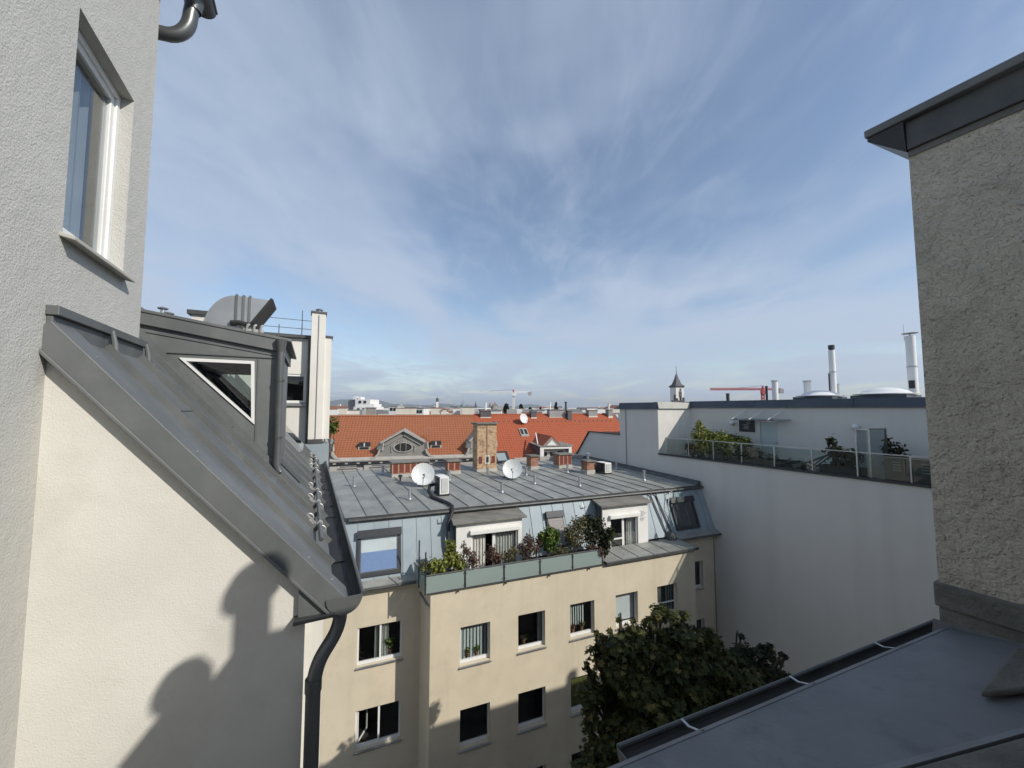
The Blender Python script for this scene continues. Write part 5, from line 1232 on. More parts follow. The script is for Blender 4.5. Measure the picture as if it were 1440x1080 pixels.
# stucco block: a tower wall at the edge of the roof, its face turned to the eye
SA = hd(-27.5)
SCn = Vector((4.2, 3.91, 0)) * OK_
FS = Frame(SCn, -SA, hd(62.5), OK_)              # s toward the eye along the face, d into the block
bs = MB(); bs.box(FS, 0, 5.6, 0, 2.4, GO, 2.66)
bo = bs.build('stucco_block', M['stucco_rough'], own)
x = MB(); x.box(FS, -.03, 5.6, -.035, 2.4, -1.93, -1.70); x.box(FS, -.008, 5.6, -.012, 2.4, -2.6, -1.93)
x.build('base_plinth', M['mortar_grey'], bo, bevel=0.012)
MB().hexa([FS(-.05, -.06, -2.2), FS(5.6, -.06, -2.2), FS(5.6, .0, -2.2), FS(-.05, .0, -2.2), FS(-.05, -.014, -2.07), FS(5.6, -.014, -1.62), FS(5.6, .0, -1.62), FS(-.05, .0, -2.07)]).build('mortar_fillet', M['roof_coat'], bo)
MB().hexa([FS(-.31, -.12, 3.02), FS(5.7, -.12, 3.02), FS(5.7, 2.6, 3.5), FS(-.31, 2.6, 3.5), FS(-.31, -.13, 3.105), FS(5.7, -.13, 3.105), FS(5.7, 2.6, 3.6), FS(-.31, 2.6, 3.6)]).build('block_roof', M['zinc_dark'], bo, bevel=0.01)
MB().hexa([FS(-.29, -.10, 2.98), FS(0, -.05, 2.70), FS(0, 2.4, 3.2), FS(-.29, 2.4, 3.3), FS(-.29, -.10, 3.018), FS(0, -.10, 3.018), FS(0, 2.4, 3.44), FS(-.29, 2.4, 3.44)]).build('soffit', M['dark_frame'], bo)
MB().box(FS, .002, 5.6, -.05, .2, 2.72, 3.018).build('fascia_board', M['zinc_edge'], bo, bevel=0.006)
MB().box(FS, .001, 5.6, -.015, .2, 2.655, 2.718).build('wall_plate', M['mortar_grey'], bo)
# lower wing of the own house farther right, its ridge shading the courtyard
FW = Frame((0, 0, 0), hd(68), hd(158))
wg = MB()
wg.prism([FW(9.4, -1.95, GZ), FW(9.4, 2.5, GZ), FW(9.4, 2.5, -.3), FW(9.4, .05, 1.0), FW(9.4, -1.95, -.35)], FW.e * 17)
wg.build('wing', M['stucco_rough'], own)
MB().box(FW, 18.9, 19.2, -.12, .12, .5, 1.75).build('wing_chimney', M['brick_red'], own)
MB().box(FG, -.6, 9.3, 2.5, 2.7, GO, 2.0).build('street_wall', M['stucco_rough'], own)
# slabs lying on the roof
def rs_pt(g, h, o): return FG(g, h, oz(h) + o)
sl = MB(); sl.hexa([rs_pt(2.0, -1.40, .005), rs_pt(4.6, -.90, .005), rs_pt(4.6, .3, .005), rs_pt(2.0, .3, .005), rs_pt(2.0, -1.38, .06), rs_pt(4.6, -.88, .06), rs_pt(4.6, .3, .06), rs_pt(2.0, .3, .06)])
tag(sl.build('stone_slab', M['slab_stone'], bevel=0.012), 'weathered stone slab lying on the dark roof at the bottom corner', 'slab')
fl2 = MB(); fl2.hexa([rs_pt(1.95, -1.50, .003), rs_pt(4.7, -.97, .003), rs_pt(4.7, -.885, .003), rs_pt(1.95, -1.39, .003), rs_pt(1.95, -1.495, .012), rs_pt(4.7, -.965, .012), rs_pt(4.7, -.885, .063), rs_pt(1.95, -1.395, .063)])
fl2.build('sealing_fillet', M['roof_coat'], own, bevel=0.006)
s2 = MB(); s2.hexa([rs_pt(4.02, -1.37, .02), rs_pt(5.05, -1.50, .03), rs_pt(5.2, -.95, .03), rs_pt(4.06, -1.33, .02), rs_pt(4.03, -1.365, .06), rs_pt(5.05, -1.49, .075), rs_pt(5.2, -.95, .075), rs_pt(4.065, -1.335, .06)])
tag(s2.build('stone_slab', M['slab_stone'], bevel=0.01), 'dark pointed slab resting on the roof against the stucco block', 'slab')
# chimney stack with cowled pipes beyond the right edge of the view (its shadow falls on the white gable)
CH = 5.0
def sh(C, z):                       # point on the gable wall carried toward the sun
    return LL(2.812, C, z) + SUN * CH
cst = thing('chimney_stack', Vector((sh(-.4, -2).x, sh(-.4, -2).y, -1.9)), 'rendered chimney stack with two cowled pipes standing on the own roof', 'chimney')
def stack(C0, C1, z1, mat, name):
    a, b = sh(C0, z1), sh(C1, z1); bk = Vector((b.y - a.y, -(b.x - a.x), 0)).normalized() * .45
    lo = -2.4
    return MB().hexa([Vector((a.x, a.y, lo)), Vector((b.x, b.y, lo)), Vector((b.x, b.y, lo)) + bk, Vector((a.x, a.y, lo)) + bk, a, b, b + bk, a + bk]).build(name, M[mat], cst)
stack(-.30, .9, -1.335, 'stucco_rough', 'stack')
stack(-.655, -.31, -1.62, 'stucco_rough', 'stack')
def cowl(Cc, zt, r, zb, cap):
    p = sh(Cc, zt); q = sh(Cc, zb)
    MB().tube([Vector((p.x, p.y, q.z - .5)), Vector((p.x, p.y, p.z - cap))], r, 14).build('pipe', M['galvanised'], cst, smooth=True)
    MB().lathe((p.x, p.y, p.z - cap * 1.15), [(r * 1.5, 0), (r * 1.62, cap * .15), (r * 1.55, cap * .45), (r * 1.1, cap * .9), (r * .5, cap * 1.12), (0, cap * 1.15)], 18).build('cowl', M['galvanised'], cst, smooth=True)
cowl(-.275, -.93, .082, -1.3, .16)
cowl(-.585, -1.41, .072, -1.6, .14)

# ================================================================== street houses with orange roofs
def oroof(n): return -4.30 + .636 * n                     # their roof plane
def tiled(mb, g0, g1, n0, n1, rows, zf, flip=1):
    """courses of tiles: each row a sloping strip whose lower edge stands proud of the one below"""
    for k in range(rows):
        a, b = n0 + (n1 - n0) * k / rows, n0 + (n1 - n0) * (k + 1) / rows
        za, zb = zf(a) + .05, zf(b)
        mb.poly(FO(g0, a, za), FO(g1, a, za), FO(g1, b, zb), FO(g0, b, zb))
        mb.poly(FO(g0, a, zf(a)), FO(g1, a, zf(a)), FO(g1, a, za), FO(g0, a, za))
    return mb
oh = thing('orange_roof_house', FO(-2, 2, GZ), 'long street house with weathered orange tiled roof and curved grey gable', 'house')
o = tiled(MB(), -16, 7.95, -.45, 5.5, 20, oroof).build('roof', M['tiles_old'], oh, norm=False)
MB().poly(FO(-16, 5.5, oroof(5.5)), FO(7.95, 5.5, oroof(5.5)), FO(7.95, 12, -4.3), FO(-16, 12, -4.3)).build('rear_roof', M['tiles_old'], oh)
MB().tube([FO(-16, 5.5, oroof(5.5) + .04), FO(7.95, 5.5, oroof(5.5) + .04)], .11, 8).build('ridge', M['tiles_old'], oh)
MB().box(FO, -16, 7.95, 0, .4, GZ, -4.95).build('street_wall', M['facade_grey'], oh)
for z in (-5.15, -5.75): MB().box(FO, -16, 7.95, -.10, -.002, z, z + .10).build('string_course', M['cornice_pale'], oh)
for k in range(11): MB().box(FO, -15.2 + k * 2.15, -14.2 + k * 2.15, -.04, -.002, -7.6, -6.0).build('window', M['black_rubber'], oh)
MB().box(FO, -16, 7.95, -.72, -.12, -5.02, -4.80).build('cornice', M['dark_frame'], oh)
for k in range(24): MB().box(FO, -15.6 + k * 1.0, -15.35 + k * 1.0, -.76, -.6, -5.0, -4.88).build('corbel', M['cornice_pale'], oh)
MB().box(FO, -16, 7.95, -.80, -.40, -4.80, -4.70).build('cornice_ledge', M['gable_grey'], oh)
MB().hexa([FO(-16, -.75, -4.70), FO(7.95, -.75, -4.70), FO(7.95, -.40, -4.70), FO(-16, -.40, -4.70), FO(-16, -.70, -4.56), FO(7.95, -.70, -4.56), FO(7.95, -.44, -4.44), FO(-16, -.44, -4.44)]).build('eave_gutter', M['cornice_pale'], oh)
def curved_gable(cg, k=1.0):
    pr = [(-2.95, -4.69), (-2.55, -4.55), (-2.25, -4.25), (-2.08, -3.85), (-2.02, -3.45), (-2.02, -3.18), (0, -2.02), (2.02, -3.18), (2.02, -3.45), (2.08, -3.85), (2.25, -4.25), (2.55, -4.55), (2.95, -4.69)]
    pr = [(x * k, z) for x, z in pr]
    w = MB(); w.prism([FO(cg + x, -.45, z) for x, z in pr], FO.n * .3); gw = w.build('gable', M['gable_grey'], oh)
    for sgn in (-1, 1):
        side = [(abs(x) * sgn, z) for x, z in pr[:7]]
        m_ = MB()
        for (x0, z0), (x1, z1) in zip(side, side[1:]):
            m_.bar(FO(cg + x0, -.42, z0 + .02), FO(cg + x1, -.42, z1 + .02), .62, .17)
        m_.build('moulding', M['cornice_pale'], gw)
        m2 = MB(); m2.bar(FO(cg + sgn * 1.62 * k, -.52, -3.42), FO(cg + sgn * .05, -.52, -2.50), .12, .06); m2.build('inner_moulding', M['cornice_pale'], gw)
        MB().hexa([FO(cg, -.3, -2.05), FO(cg + sgn * 2.0 * k, -.3, -3.2), FO(cg + sgn * 2.0 * k, 2.2, -3.2), FO(cg, 3.8, -2.05), FO(cg, -.3, -1.98), FO(cg + sgn * 2.0 * k, -.3, -3.12), FO(cg + sgn * 2.0 * k, 2.2, -3.12), FO(cg, 3.8, -1.98)]).build('gable_roof', M['zinc_roof'], gw)
    ring = MB(); N_ = 24
    for j in range(N_):
        t0, t1 = 2 * math.pi * j / N_, 2 * math.pi * (j + 1) / N_
        q = []
        for dn in (-.53, -.44):
            for (t, f) in ((t0, 1), (t1, 1), (t1, 1.18), (t0, 1.18)):
                q.append(FO(cg + .78 * k * f * math.cos(t), dn, -3.62 + .40 * f * math.sin(t)))
        ring.hexa(q)
    ow = ring.build('oval_window', M['cornice_pale'], gw)
    MB().poly(*[FO(cg + .78 * k * math.cos(2 * math.pi * j / N_), -.458, -3.62 + .40 * math.sin(2 * math.pi * j / N_)) for j in range(N_)]).build('pane', M['black_rubber'], ow)
    for x in (-.26 * k, .26 * k): MB().box(FO, cg + x - .03, cg + x + .03, -.49, -.462, -3.98, -3.26).build('glazing_bar', M['gable_grey'], ow)
    hood = MB()
    for sgn in (-1, 1):
        hood.bar(FO(cg + sgn * 1.05 * k, -.5, -4.05), FO(cg + sgn * 1.05 * k, -.5, -3.5), .09, .07)
        hood.bar(FO(cg + sgn * 1.05 * k, -.5, -3.5), FO(cg + sgn * .55 * k, -.5, -3.13), .09, .07)
    for j in range(7): hood.box(FO, cg - .5 + j * .15, cg - .42 + j * .15, -.50, -.455, -3.16 + .05 * math.sin(j), -2.92 + .08 * math.cos(j - 3))
    hood.build('window_surround', M['cornice_pale'], gw)
    MB().box(FO, cg - 2.6 * k, cg + 2.6 * k, -.56, -.44, -4.69, -4.60).build('sill_course', M['cornice_pale'], gw)
    return gw
curved_gable(.45)
curved_gable(7.95, .62)
curved_gable(-7.9)
def rchim(n_h, parent, g0, g1, n0, n1, z0, z1, mat, cap='mortar_grey', neck=None):
    c_ = MB().box(FO, g0, g1, n0, n1, z0, z1).build('chimney', M[mat], parent)
    MB().box(FO, g0 - .06, g1 + .06, n0 - .06, n1 + .06, z1, z1 + .08).build('cap', M[cap], c_)
    if neck: MB().box(FO, g0 - .02, g1 + .02, n0 - .03, n1, z0, z0 + neck).build('flashing', M['cream'], c_)
    return c_
# dormer vents low on the old roof
for (g, n) in ((-3.2, .75), (3.5, .75)):
    c_ = MB().box(FO, g - .5, g + .6, n - .1, n + .6, oroof(n) - .3, oroof(n) + .22).build('roof_vent_box', M['cornice_pale'], oh)
    MB().box(FO, g - .35, g + .45, n - .13, n - .1, oroof(n) + .0, oroof(n) + .20).build('vent_opening', M['black_rubber'], c_)
    MB().box(FO, g - .45, g + .55, n - .05, n + .6, oroof(n) + .22, oroof(n) + .62).build('vent_head', M['dark_frame'], c_)
    MB().box(FO, g + .0, g + .1, n - .08, n - .05, oroof(n) + .25, oroof(n) + .58).build('vent_bar', M['wall_white'], c_)
an = thing('roof_antenna', FO(2.9, 1.6, oroof(1.6)), 'thin rusty television antenna on the weathered orange roof', 'antenna')
MB().tube([FO(2.9, 1.6, oroof(1.6)), FO(2.9, 1.6, -1.95)], .03, 6).build('mast', M['far_brown'], an)
for z in (-2.0, -2.35): MB().bar(FO(2.0 if z < -2.1 else 2.6, 1.6, z), FO(3.3, 1.6, z), .035).build('dipole', M['far_brown'], an)

nh = thing('red_roof_house', FO(16, 2, GZ), 'street house with bright red-orange tiled roof and white dormer loggia', 'house')
tiled(MB(), 7.97, 25.7, -2.2, 5.65, 26, oroof).build('roof', M['tiles_new'], nh, norm=False)
MB().poly(FO(7.97, 5.65, oroof(5.65)), FO(25.7, 5.65, oroof(5.65)), FO(25.7, 12, -4.3), FO(7.97, 12, -4.3)).build('rear_roof', M['tiles_new'], nh)
MB().tube([FO(7.97, 5.65, oroof(5.65) + .04), FO(25.7, 5.65, oroof(5.65) + .04)], .10, 8).build('ridge', M['tiles_new'], nh)
MB().box(FO, 7.97, 25.7, -1.8, -1.4, GZ, -5.7).build('street_wall', M['cream'], nh)
MB().prism([FO(25.72, 5.65, oroof(5.65)), FO(25.72, -2.2, oroof(-2.2)), FO(25.72, -2.2, GZ), FO(25.72, 12, GZ), FO(25.72, 12, -4.3)], FO.e * .3).build('gable_end', M['slate'], nh)
# white dormer loggia
G0, G1 = 13.45, 16.77
NF, NB = -2.25, -1.55
db = MB(); db.box(FO, G0, G0 + .38, NF, NF + .3, -5.75, -3.7).box(FO, G1 - .30, G1, NF, NF + .3, -5.75, -3.7).box(FO, G0 + .38, G1 - .30, NF, NF + .3, -3.95, -3.7)
do = db.build('dormer', M['dormer_white'], nh)
MB().box(FO, G0 + .3, G1 - .2, NB, NB + .1, -5.75, -3.75).build('back_wall', M['firewall_grey'], do)
MB().box(FO, G0 + .3, G1 - .2, NF + .05, NB + .05, -5.75, -5.28).build('loggia_floor', M['terrace_tile'], do)
for (a, b) in ((G0 + .5, G0 + 1.02), (G0 + 1.12, G0 + 1.9)):
    f = MB(); f.box(FO, a, a + .09, NB - .08, NB - .01, -5.28, -4.2).box(FO, b - .09, b, NB - .08, NB - .01, -5.28, -4.2).box(FO, a + .09, b - .09, NB - .08, NB - .01, -4.3, -4.2).box(FO, a + .09, b - .09, NB - .08, NB - .01, -5.08, -5.0).build('door_frame', M['dormer_white'], do)
    MB().box(FO, a + .09, b - .09, NB - .05, NB - .02, -5.28, -4.3).build('pane', M['black_rubber'], do)
MB().box(FO, G0 + 2.05, G0 + 2.65, NB - .05, NB - .01, -4.95, -4.25).build('pane', M['slate'], do)
MB().box(FO, G1 - .58, G1 - .42, NB - .06, NB - .01, -4.7, -4.0).build('side_window', M['dormer_white'], do)
for g in (G0 - .02, G1 + .002): MB().box(FO, g, g + .018, NF + .01, 1.0, -5.7, -3.72).build('cheek', M['slate'], do)
MB().box(FO, G0 + .1, G1 - .1, NB + .12, 1.2, -5.0, -3.76).build('loggia_core', M['slate'], do)
MB().hexa([FO(G0 - .15, NF - .1, -3.69), FO(G1 + .15, NF - .1, -3.69), FO(G1 + .15, 1.2, -3.62), FO(G0 - .15, 1.2, -3.62), FO(G0 - .15, NF - .1, -3.62), FO(G1 + .15, NF - .1, -3.62), FO(G1 + .15, 1.2, -3.54), FO(G0 - .15, 1.2, -3.54)]).build('loggia_roof', M['zinc_roof'], do)
gc_ = G0 + 1.18
MB().prism([FO(gc_ - .88, NF - .06, -3.62), FO(gc_ + .88, NF - .06, -3.62), FO(gc_, NF - .06, -2.74)], FO.n * .15).build('gablet', M['gable_grey'], do)
MB().prism([FO(gc_ - .52, NF - .10, -3.60), FO(gc_ + .52, NF - .10, -3.60), FO(gc_, NF - .10, -3.08)], FO.n * .035).build('gablet_face', M['dormer_white'], do)
for sgn in (-1, 1):
    MB().hexa([FO(gc_, NF - .08, -2.75), FO(gc_ + sgn * .95, NF - .08, -3.66), FO(gc_ + sgn * .95, 1.0, -3.66), FO(gc_, 2.4, -2.75), FO(gc_, NF - .08, -2.67), FO(gc_ + sgn * .95, NF - .08, -3.58), FO(gc_ + sgn * .95, 1.0, -3.58), FO(gc_, 2.4, -2.67)]).build('gablet_roof', M['tiles_new'], do)
MB().bar(FO(G0 - .05, NF + .6, -3.5), FO(G0 + .45, .6, -2.55), .09, .12).build('verge_strip', M['dormer_white'], do)
# ridge chimneys of the red roof
for (g0, g1, n0, n1, z0, z1, mt) in ((8.74, 9.95, 5.1, 6.1, -1.35, -.22, 'slate'), (14.75, 15.4, 5.0, 5.8, -1.4, -.35, 'slate'), (17.05, 19.05, 5.1, 6.0, -1.4, -.15, 'far_grey'), (19.2, 19.7, 4.6, 5.3, -1.9, -.25, 'slate'), (22.15, 23.3, 5.1, 6.0, -1.3, -.2, 'far_grey'), (24.75, 25.3, 5.0, 5.8, -1.3, -.15, 'far_grey')):
    rchim('c', nh, g0, g1, n0, n1, z0, z1, mt, neck=.42)
for (g, n, z1) in ((9.4, 5.6, .55), (17.25, 5.5, .65), (19.3, 5.5, .75), (25.0, 5.4, .45)):
    MB().tube([FO(g, n, -.3), FO(g, n, z1)], .11, 8).tube([FO(g, n, z1), FO(g, n, z1 + .12)], .16, 8).build('flue_pot', M['white_plastic' if g != 19.3 else 'dark_frame'], nh, smooth=True)
sw = MB().hexa([FO(12.7, 2.0, oroof(2.0) + .03), FO(13.6, 2.0, oroof(2.0) + .03), FO(13.6, 3.1, oroof(3.1) + .03), FO(12.7, 3.1, oroof(3.1) + .03), FO(12.7, 2.0, oroof(2.0) + .17), FO(13.6, 2.0, oroof(2.0) + .17), FO(13.6, 3.1, oroof(3.1) + .17), FO(12.7, 3.1, oroof(3.1) + .17)]).build('skylight', M['cornice_pale'], nh)
for a in (12.78, 13.22): MB().hexa([FO(a, 2.15, oroof(2.15) + .18), FO(a + .3, 2.15, oroof(2.15) + .18), FO(a + .3, 2.95, oroof(2.95) + .18), FO(a, 2.95, oroof(2.95) + .18), FO(a, 2.15, oroof(2.15) + .19), FO(a + .3, 2.15, oroof(2.15) + .19), FO(a + .3, 2.95, oroof(2.95) + .19), FO(a, 2.95, oroof(2.95) + .19)]).build('pane', M['black_rubber'], sw)
for k in range(26): MB().box(FO, 10.2 + k * .58, 10.32 + k * .58, 4.35, 4.45, oroof(4.4), oroof(4.4) + .16).build('snow_stop', M['far_brown'], nh)
bd = FO(13.6, 4.2, oroof(4.2)); cd = FO(13.55, 3.9, oroof(4.2) + .55)
dish(bd, cd, .58, (.9, -1, .35), 'small white satellite dish high on the bright red tiled roof', Vector((.2, .3, 0)))
bd = FO(17.3, -2.4, -5.2); cd = FO(17.35, -2.5, -4.7)
t = thing('wall_dish', bd, 'dark grey satellite dish at the right side of the white loggia', 'satellite dish')
MB().lathe(cd, [(.001, -.1), (.3, -.07), (.55, .0), (.55, -.03), (.3, -.1), (.001, -.13)], 24, (.6, -.8, .2)).build('reflector', M['slate'], t, smooth=True)
MB().tube([bd - UP * .6, cd], .03, 6).build('mast', M['dark_frame'], t)
# pale chimney blocks standing on the next ridge behind the old orange roof
lab = {0: 'cream rendered chimney block at the far left above the old orange roof', 1: 'bluish grey chimney block next to the far left cream block', 2: 'dull grey chimney block below the stepped white tower block', 3: 'widest cream chimney block above the old orange roof', 4: 'square cream chimney block right of the widest one', 5: 'narrow white chimney block with dark side above the orange ridge', 6: 'broad cream chimney block left of the tall brick chimney', 7: 'slender cream block hard against the square chimney block', 8: 'cream house end peeking out beside the slate roof edge'}
blocks = [(476.5, 487, 574, 585, 'cream'), (487.5, 503, 577, 585, 'firewall_grey'), (514.5, 527, 574, 586, 'facade_grey'), (557, 584, 574, 585, 'cream'), (606, 620, 574, 585, 'cream'), (637.5, 647, 574, 585, 'far_white'), (650, 667, 573, 585, 'cream'), (622.5, 628, 576, 585, 'cream'), (861.5, 869, 582, 592, 'cream')]
Fp = 541.0
for k, (u0, u1, v0, v1, mt) in enumerate(blocks):
    y = 47.5 + (k % 3) * .6 if k < 8 else 60
    x0, x1 = (u0 - 720) / Fp * y, (u1 - 720) / Fp * y; zt = -(v0 - 575) / Fp * y; zb = -7
    t = thing('chimney_block', (x0, y, zb), lab[k], 'chimney', 'chimney blocks along the ridge')
    e = hd(80); fr = Frame((x0, y, 0), e, hd(-10)); L_ = (x1 - x0) / e.x
    MB().box(fr, 0, L_, 0, .9, zb, zt).build('stack', M[mt], t)
    MB().box(fr, -.06, L_ + .06, -.06, .96, zt, zt + .09).build('cap', M['mortar_grey'], t)
    MB().box(fr, -.05, L_ + .05, -.05, .95, zb, -(v1 - 3 - 575) / Fp * y).build('plinth', M['plinth'], t)
# next roof they stand on
nb = thing('rear_house', (-12, 48, GZ), 'low pale roof just behind the orange ridge carrying the chimney blocks', 'house')
fr = Frame((-24, 46, 0), hd(80), hd(-10))
MB().box(fr, 0, 24, 0, 9, GZ, -1.55).build('body', M['cream'], nb); MB().box(fr, -.3, 24.3, -.3, 9.3, -1.55, -1.35).build('roof', M['far_roof'], nb)
def px(u, v, y): return Vector(((u - 720) / Fp * y, y, -(v - 575) / Fp * y))
# ------------------------------------------------------------------ skyline landmarks
wb_ = thing('stepped_tower_block', px(514, 575, 150) * Vector((1, 1, 0)) + UP * GZ, 'white stepped apartment block standing out on the left of the skyline', 'building')
y = 150
def blk(u0, u1, v0, v1, d, mat, name, dy=0):
    a = px(u0, v0, y); b = px(u1, v1, y)
    return MB().box(Frame((0, y + dy, 0), (1, 0, 0), (0, 1, 0)), a.x, b.x, 0, d, b.z if v1 < 600 else GZ, a.z).build(name, M[mat], wb_)
blk(497.5, 527, 572, 700, 14, 'far_white', 'lower_storeys'); t1 = blk(499, 520, 561.5, 571.9, 10, 'far_white', 'upper_storeys', .5); blk(520, 525, 568, 571.9, 9, 'far_white', 'side_step', .6); blk(495, 500, 557.3, 561.4, 5, 'far_white', 'lift_house', 1); blk(502, 506, 558, 561.4, 4, 'far_white', 'roof_box', 1)
blk(485, 497.4, 562, 700, 10, 'far_grey', 'side_wing', 3)
for (u0, u1, v0, v1) in ((504, 507.5, 563.5, 567), (511, 514.5, 563.5, 567), (503, 506, 574, 576), (510, 513, 574, 576), (517, 520, 574, 576)):
    a = px(u0, v0, y); b = px(u1, v1, y)
    MB().box(Frame((0, y, 0), (1, 0, 0), (0, 1, 0)), a.x, b.x, .35 if v0 < 572 else -.1, .6 if v0 < 572 else .2, b.z, a.z).build('window', M['black_rubber'], wb_)
# far blocks with some shape of their own
def tower(u, vt, w, y, mat, label, name, cat, cap=None, capmat='slate', capv=None):
    p = px(u, vt, y); r = w / 2 / Fp * y
    t = thing(name, (p.x, y, GZ), label, cat)
    fr = Frame((p.x, y, 0), hd(75), hd(-15))
    MB().box(fr, -r, r, -r, r, GZ, p.z).build('shaft', M[mat], t)
    return t, fr, r, p
t, fr, r, p = tower(615, 565, 3.2, 220, 'far_white', 'thin white chimney tower with dark head on the hazy skyline', 'chimney_tower', 'chimney')
MB().box(fr, -r * 1.15, r * 1.15, -r * 1.15, r * 1.15, p.z, p.z + 2.0).build('head', M['slate'], t); MB().tube([fr(0, 0, p.z + 2), fr(0, 0, p.z + 3.4)], .12, 6).build('rod', M['slate'], t)
t, fr, r, p = tower(651, 573.5, 9.5, 560, 'far_grey', 'domed church with lantern on the hazy skyline', 'domed_church', 'church')
MB().lathe(fr(0, 0, p.z), [(r * .8, 0), (r * .82, r * .25), (r * .74, r * .65), (r * .5, r * 1.05), (r * .16, r * 1.25), (r * .16, r * 1.5), (r * .04, r * 1.8), (0, r * 2.6)], 20).build('dome', M['verdigris'], t, smooth=True)
t, fr, r, p = tower(658, 571, 2.2, 565, 'far_grey', 'small side spire next to the domed church', 'church_spire', 'church')
MB().lathe(fr(0, 0, p.z), [(r, 0), (r * .3, r * 1.4), (0, r * 3)], 8).build('spire', M['verdigris'], t)
t, fr, r, p = tower(669, 569, 2.6, 540, 'slate', 'slim dark gothic spire right of the domed church', 'gothic_spire', 'church')
MB().lathe(fr(0, 0, p.z), [(r * 1.1, 0), (r * .5, r * 1.6), (0, r * 4.4)], 8).build('spire', M['slate'], t)
for (u, vt, w, lab_) in ((689, 568.5, 3, 'slim brown tower block left of the wider brown one'), (696, 568.5, 6, 'wide brown tower block on the skyline')):
    t, fr, r, p = tower(u, vt, w, 480, 'far_brown', lab_, 'tower_block', 'building'); MB().box(fr, -r * .4, r * .4, -r * .4, r * .4, p.z, p.z + 2).build('roof_box', M['far_brown'], t)
# church spire over the terrace house
y = 130
t, fr, r, p = tower(952, 545, 12.5, y, 'far_white', 'white church tower with tall pointed slate spire above the terrace roof', 'church_tower', 'church')
MB().box(fr, -r * 1.12, r * 1.12, -r * 1.12, r * 1.12, p.z, p.z + .35).build('cornice', M['slate'], t)
zt = px(950, 524, y).z
k_ = MB(); prof = [(r * 1.28, .35), (r * .72, 1.15), (r * .36, 2.9), (r * .03, zt - p.z)]
i0 = 0
for (r0, h0), (r1, h1) in zip(prof, prof[1:]):
    for j in range(4):
        c0 = [(-1, -1), (1, -1), (1, 1), (-1, 1)][j]; c1_ = [(-1, -1), (1, -1), (1, 1), (-1, 1)][(j + 1) % 4]
        k_.poly(fr(c0[0] * r0, c0[1] * r0, p.z + h0), fr(c1_[0] * r0, c1_[1] * r0, p.z + h0), fr(c1_[0] * r1, c1_[1] * r1, p.z + h1), fr(c0[0] * r1, c0[1] * r1, p.z + h1))
k_.build('spire', M['slate'], t)
MB().tube([fr(0, 0, zt), fr(0, 0, zt + 2.2)], .07, 6).lathe(fr(0, 0, zt + .3), [(0, -.25), (.25, 0), (0, .25)], 10).build('finial', M['slate'], t)
for s in (-.2, .45): MB().box(fr, s - .28, s + .28, -r - .06, -r + .1, p.z - 3.3, p.z - 1.3).build('window', M['slate'], t)
MB().lathe(fr(.25, -r - .05, p.z - .75), [(.42, 0), (.42, .05), (0, .06)], 16, -fr.n).build('clock_face', M['slate'], t)
st = thing('chimney_cluster_house', px(955, 575, 70) * Vector((1, 1, 0)) + UP * GZ, 'dark chimney pots in front of the white church tower', 'chimney')
MB().box(Frame(px(947, 575, 70) * Vector((1, 1, 0)), (1, 0, 0), (0, 1, 0)), 0, 1.9, 0, 1, GZ, px(0, 563, 70).z).build('stack', M['slate'], st)
for u, v in ((949, 555), (952, 560), (957, 558), (961, 559)):
    a = px(u, v, 70.4); MB().tube([Vector((a.x, a.y, .5)), a], .22, 8).build('chimney_pot', M['slate'], st)
# cranes
def lattice(mb, a, b, w, n, up=UP):
    a, b = Vector(a), Vector(b); t = (b - a).normalized(); x = t.cross(up).normalized() * w / 2; h = Vector(up) * w
    c = (a, a + x + h * .0, )
    for k in range(n):
        p, q = a.lerp(b, k / n), a.lerp(b, (k + 1) / n)
        for (o0, o1) in ((x, x), (-x, -x), (h, h), (x, h), (-x, h), (x, -x)):
            mb.bar(p + o0, q + o1, w * .26)
    return mb
def crane(u_tip, u_mast, u_tail, v, y, mc, jc, label):
    tip, m_, tail = px(u_tip, v, y), px(u_mast, v, y), px(u_tail, v, y); w = 1.7
    t = thing('tower_crane', (m_.x, y, GZ), label, 'crane')
    lattice(MB(), (m_.x, y, GZ), (m_.x, y, m_.z), w, 14, up=Vector((0, 1, 0))).build('mast', M[mc], t)
    lattice(MB(), m_, tip, w * .75, 22).build('jib', M[jc], t)
    lattice(MB(), m_, tail, w * .75, 7).build('counter_jib', M[mc], t)
    MB().box(Frame(tail, (1, 0, 0), (0, 1, 0)), -1.4, 1.4, -1, 1, -2.2, .8).build('counterweight', M['far_grey'], t)
    MB().box(Frame(m_, (1, 0, 0), (0, 1, 0)), -1.0, 2.4, -1, 1, -2.6, -.3).build('cab', M['crane_white' if jc == 'crane_white' else 'crane_red'], t)
    MB().bar(m_, m_ + UP * 2.8, .9).build('apex', M['crane_red'], t)
    MB().tube([m_ + UP * 2.8, m_.lerp(tip, .6) + UP * 1.0], .12, 5).build('pendant_rope', M['slate'], t)
    return t
crane(645, 722, 745, 552.5, 330, 'crane_white', 'crane_white', 'red and white tower crane with long pale jib over the red roof')
crane(999, 1073, 1098, 548.5, 250, 'crane_red', 'crane_red', 'red tower crane showing above the terrace house')

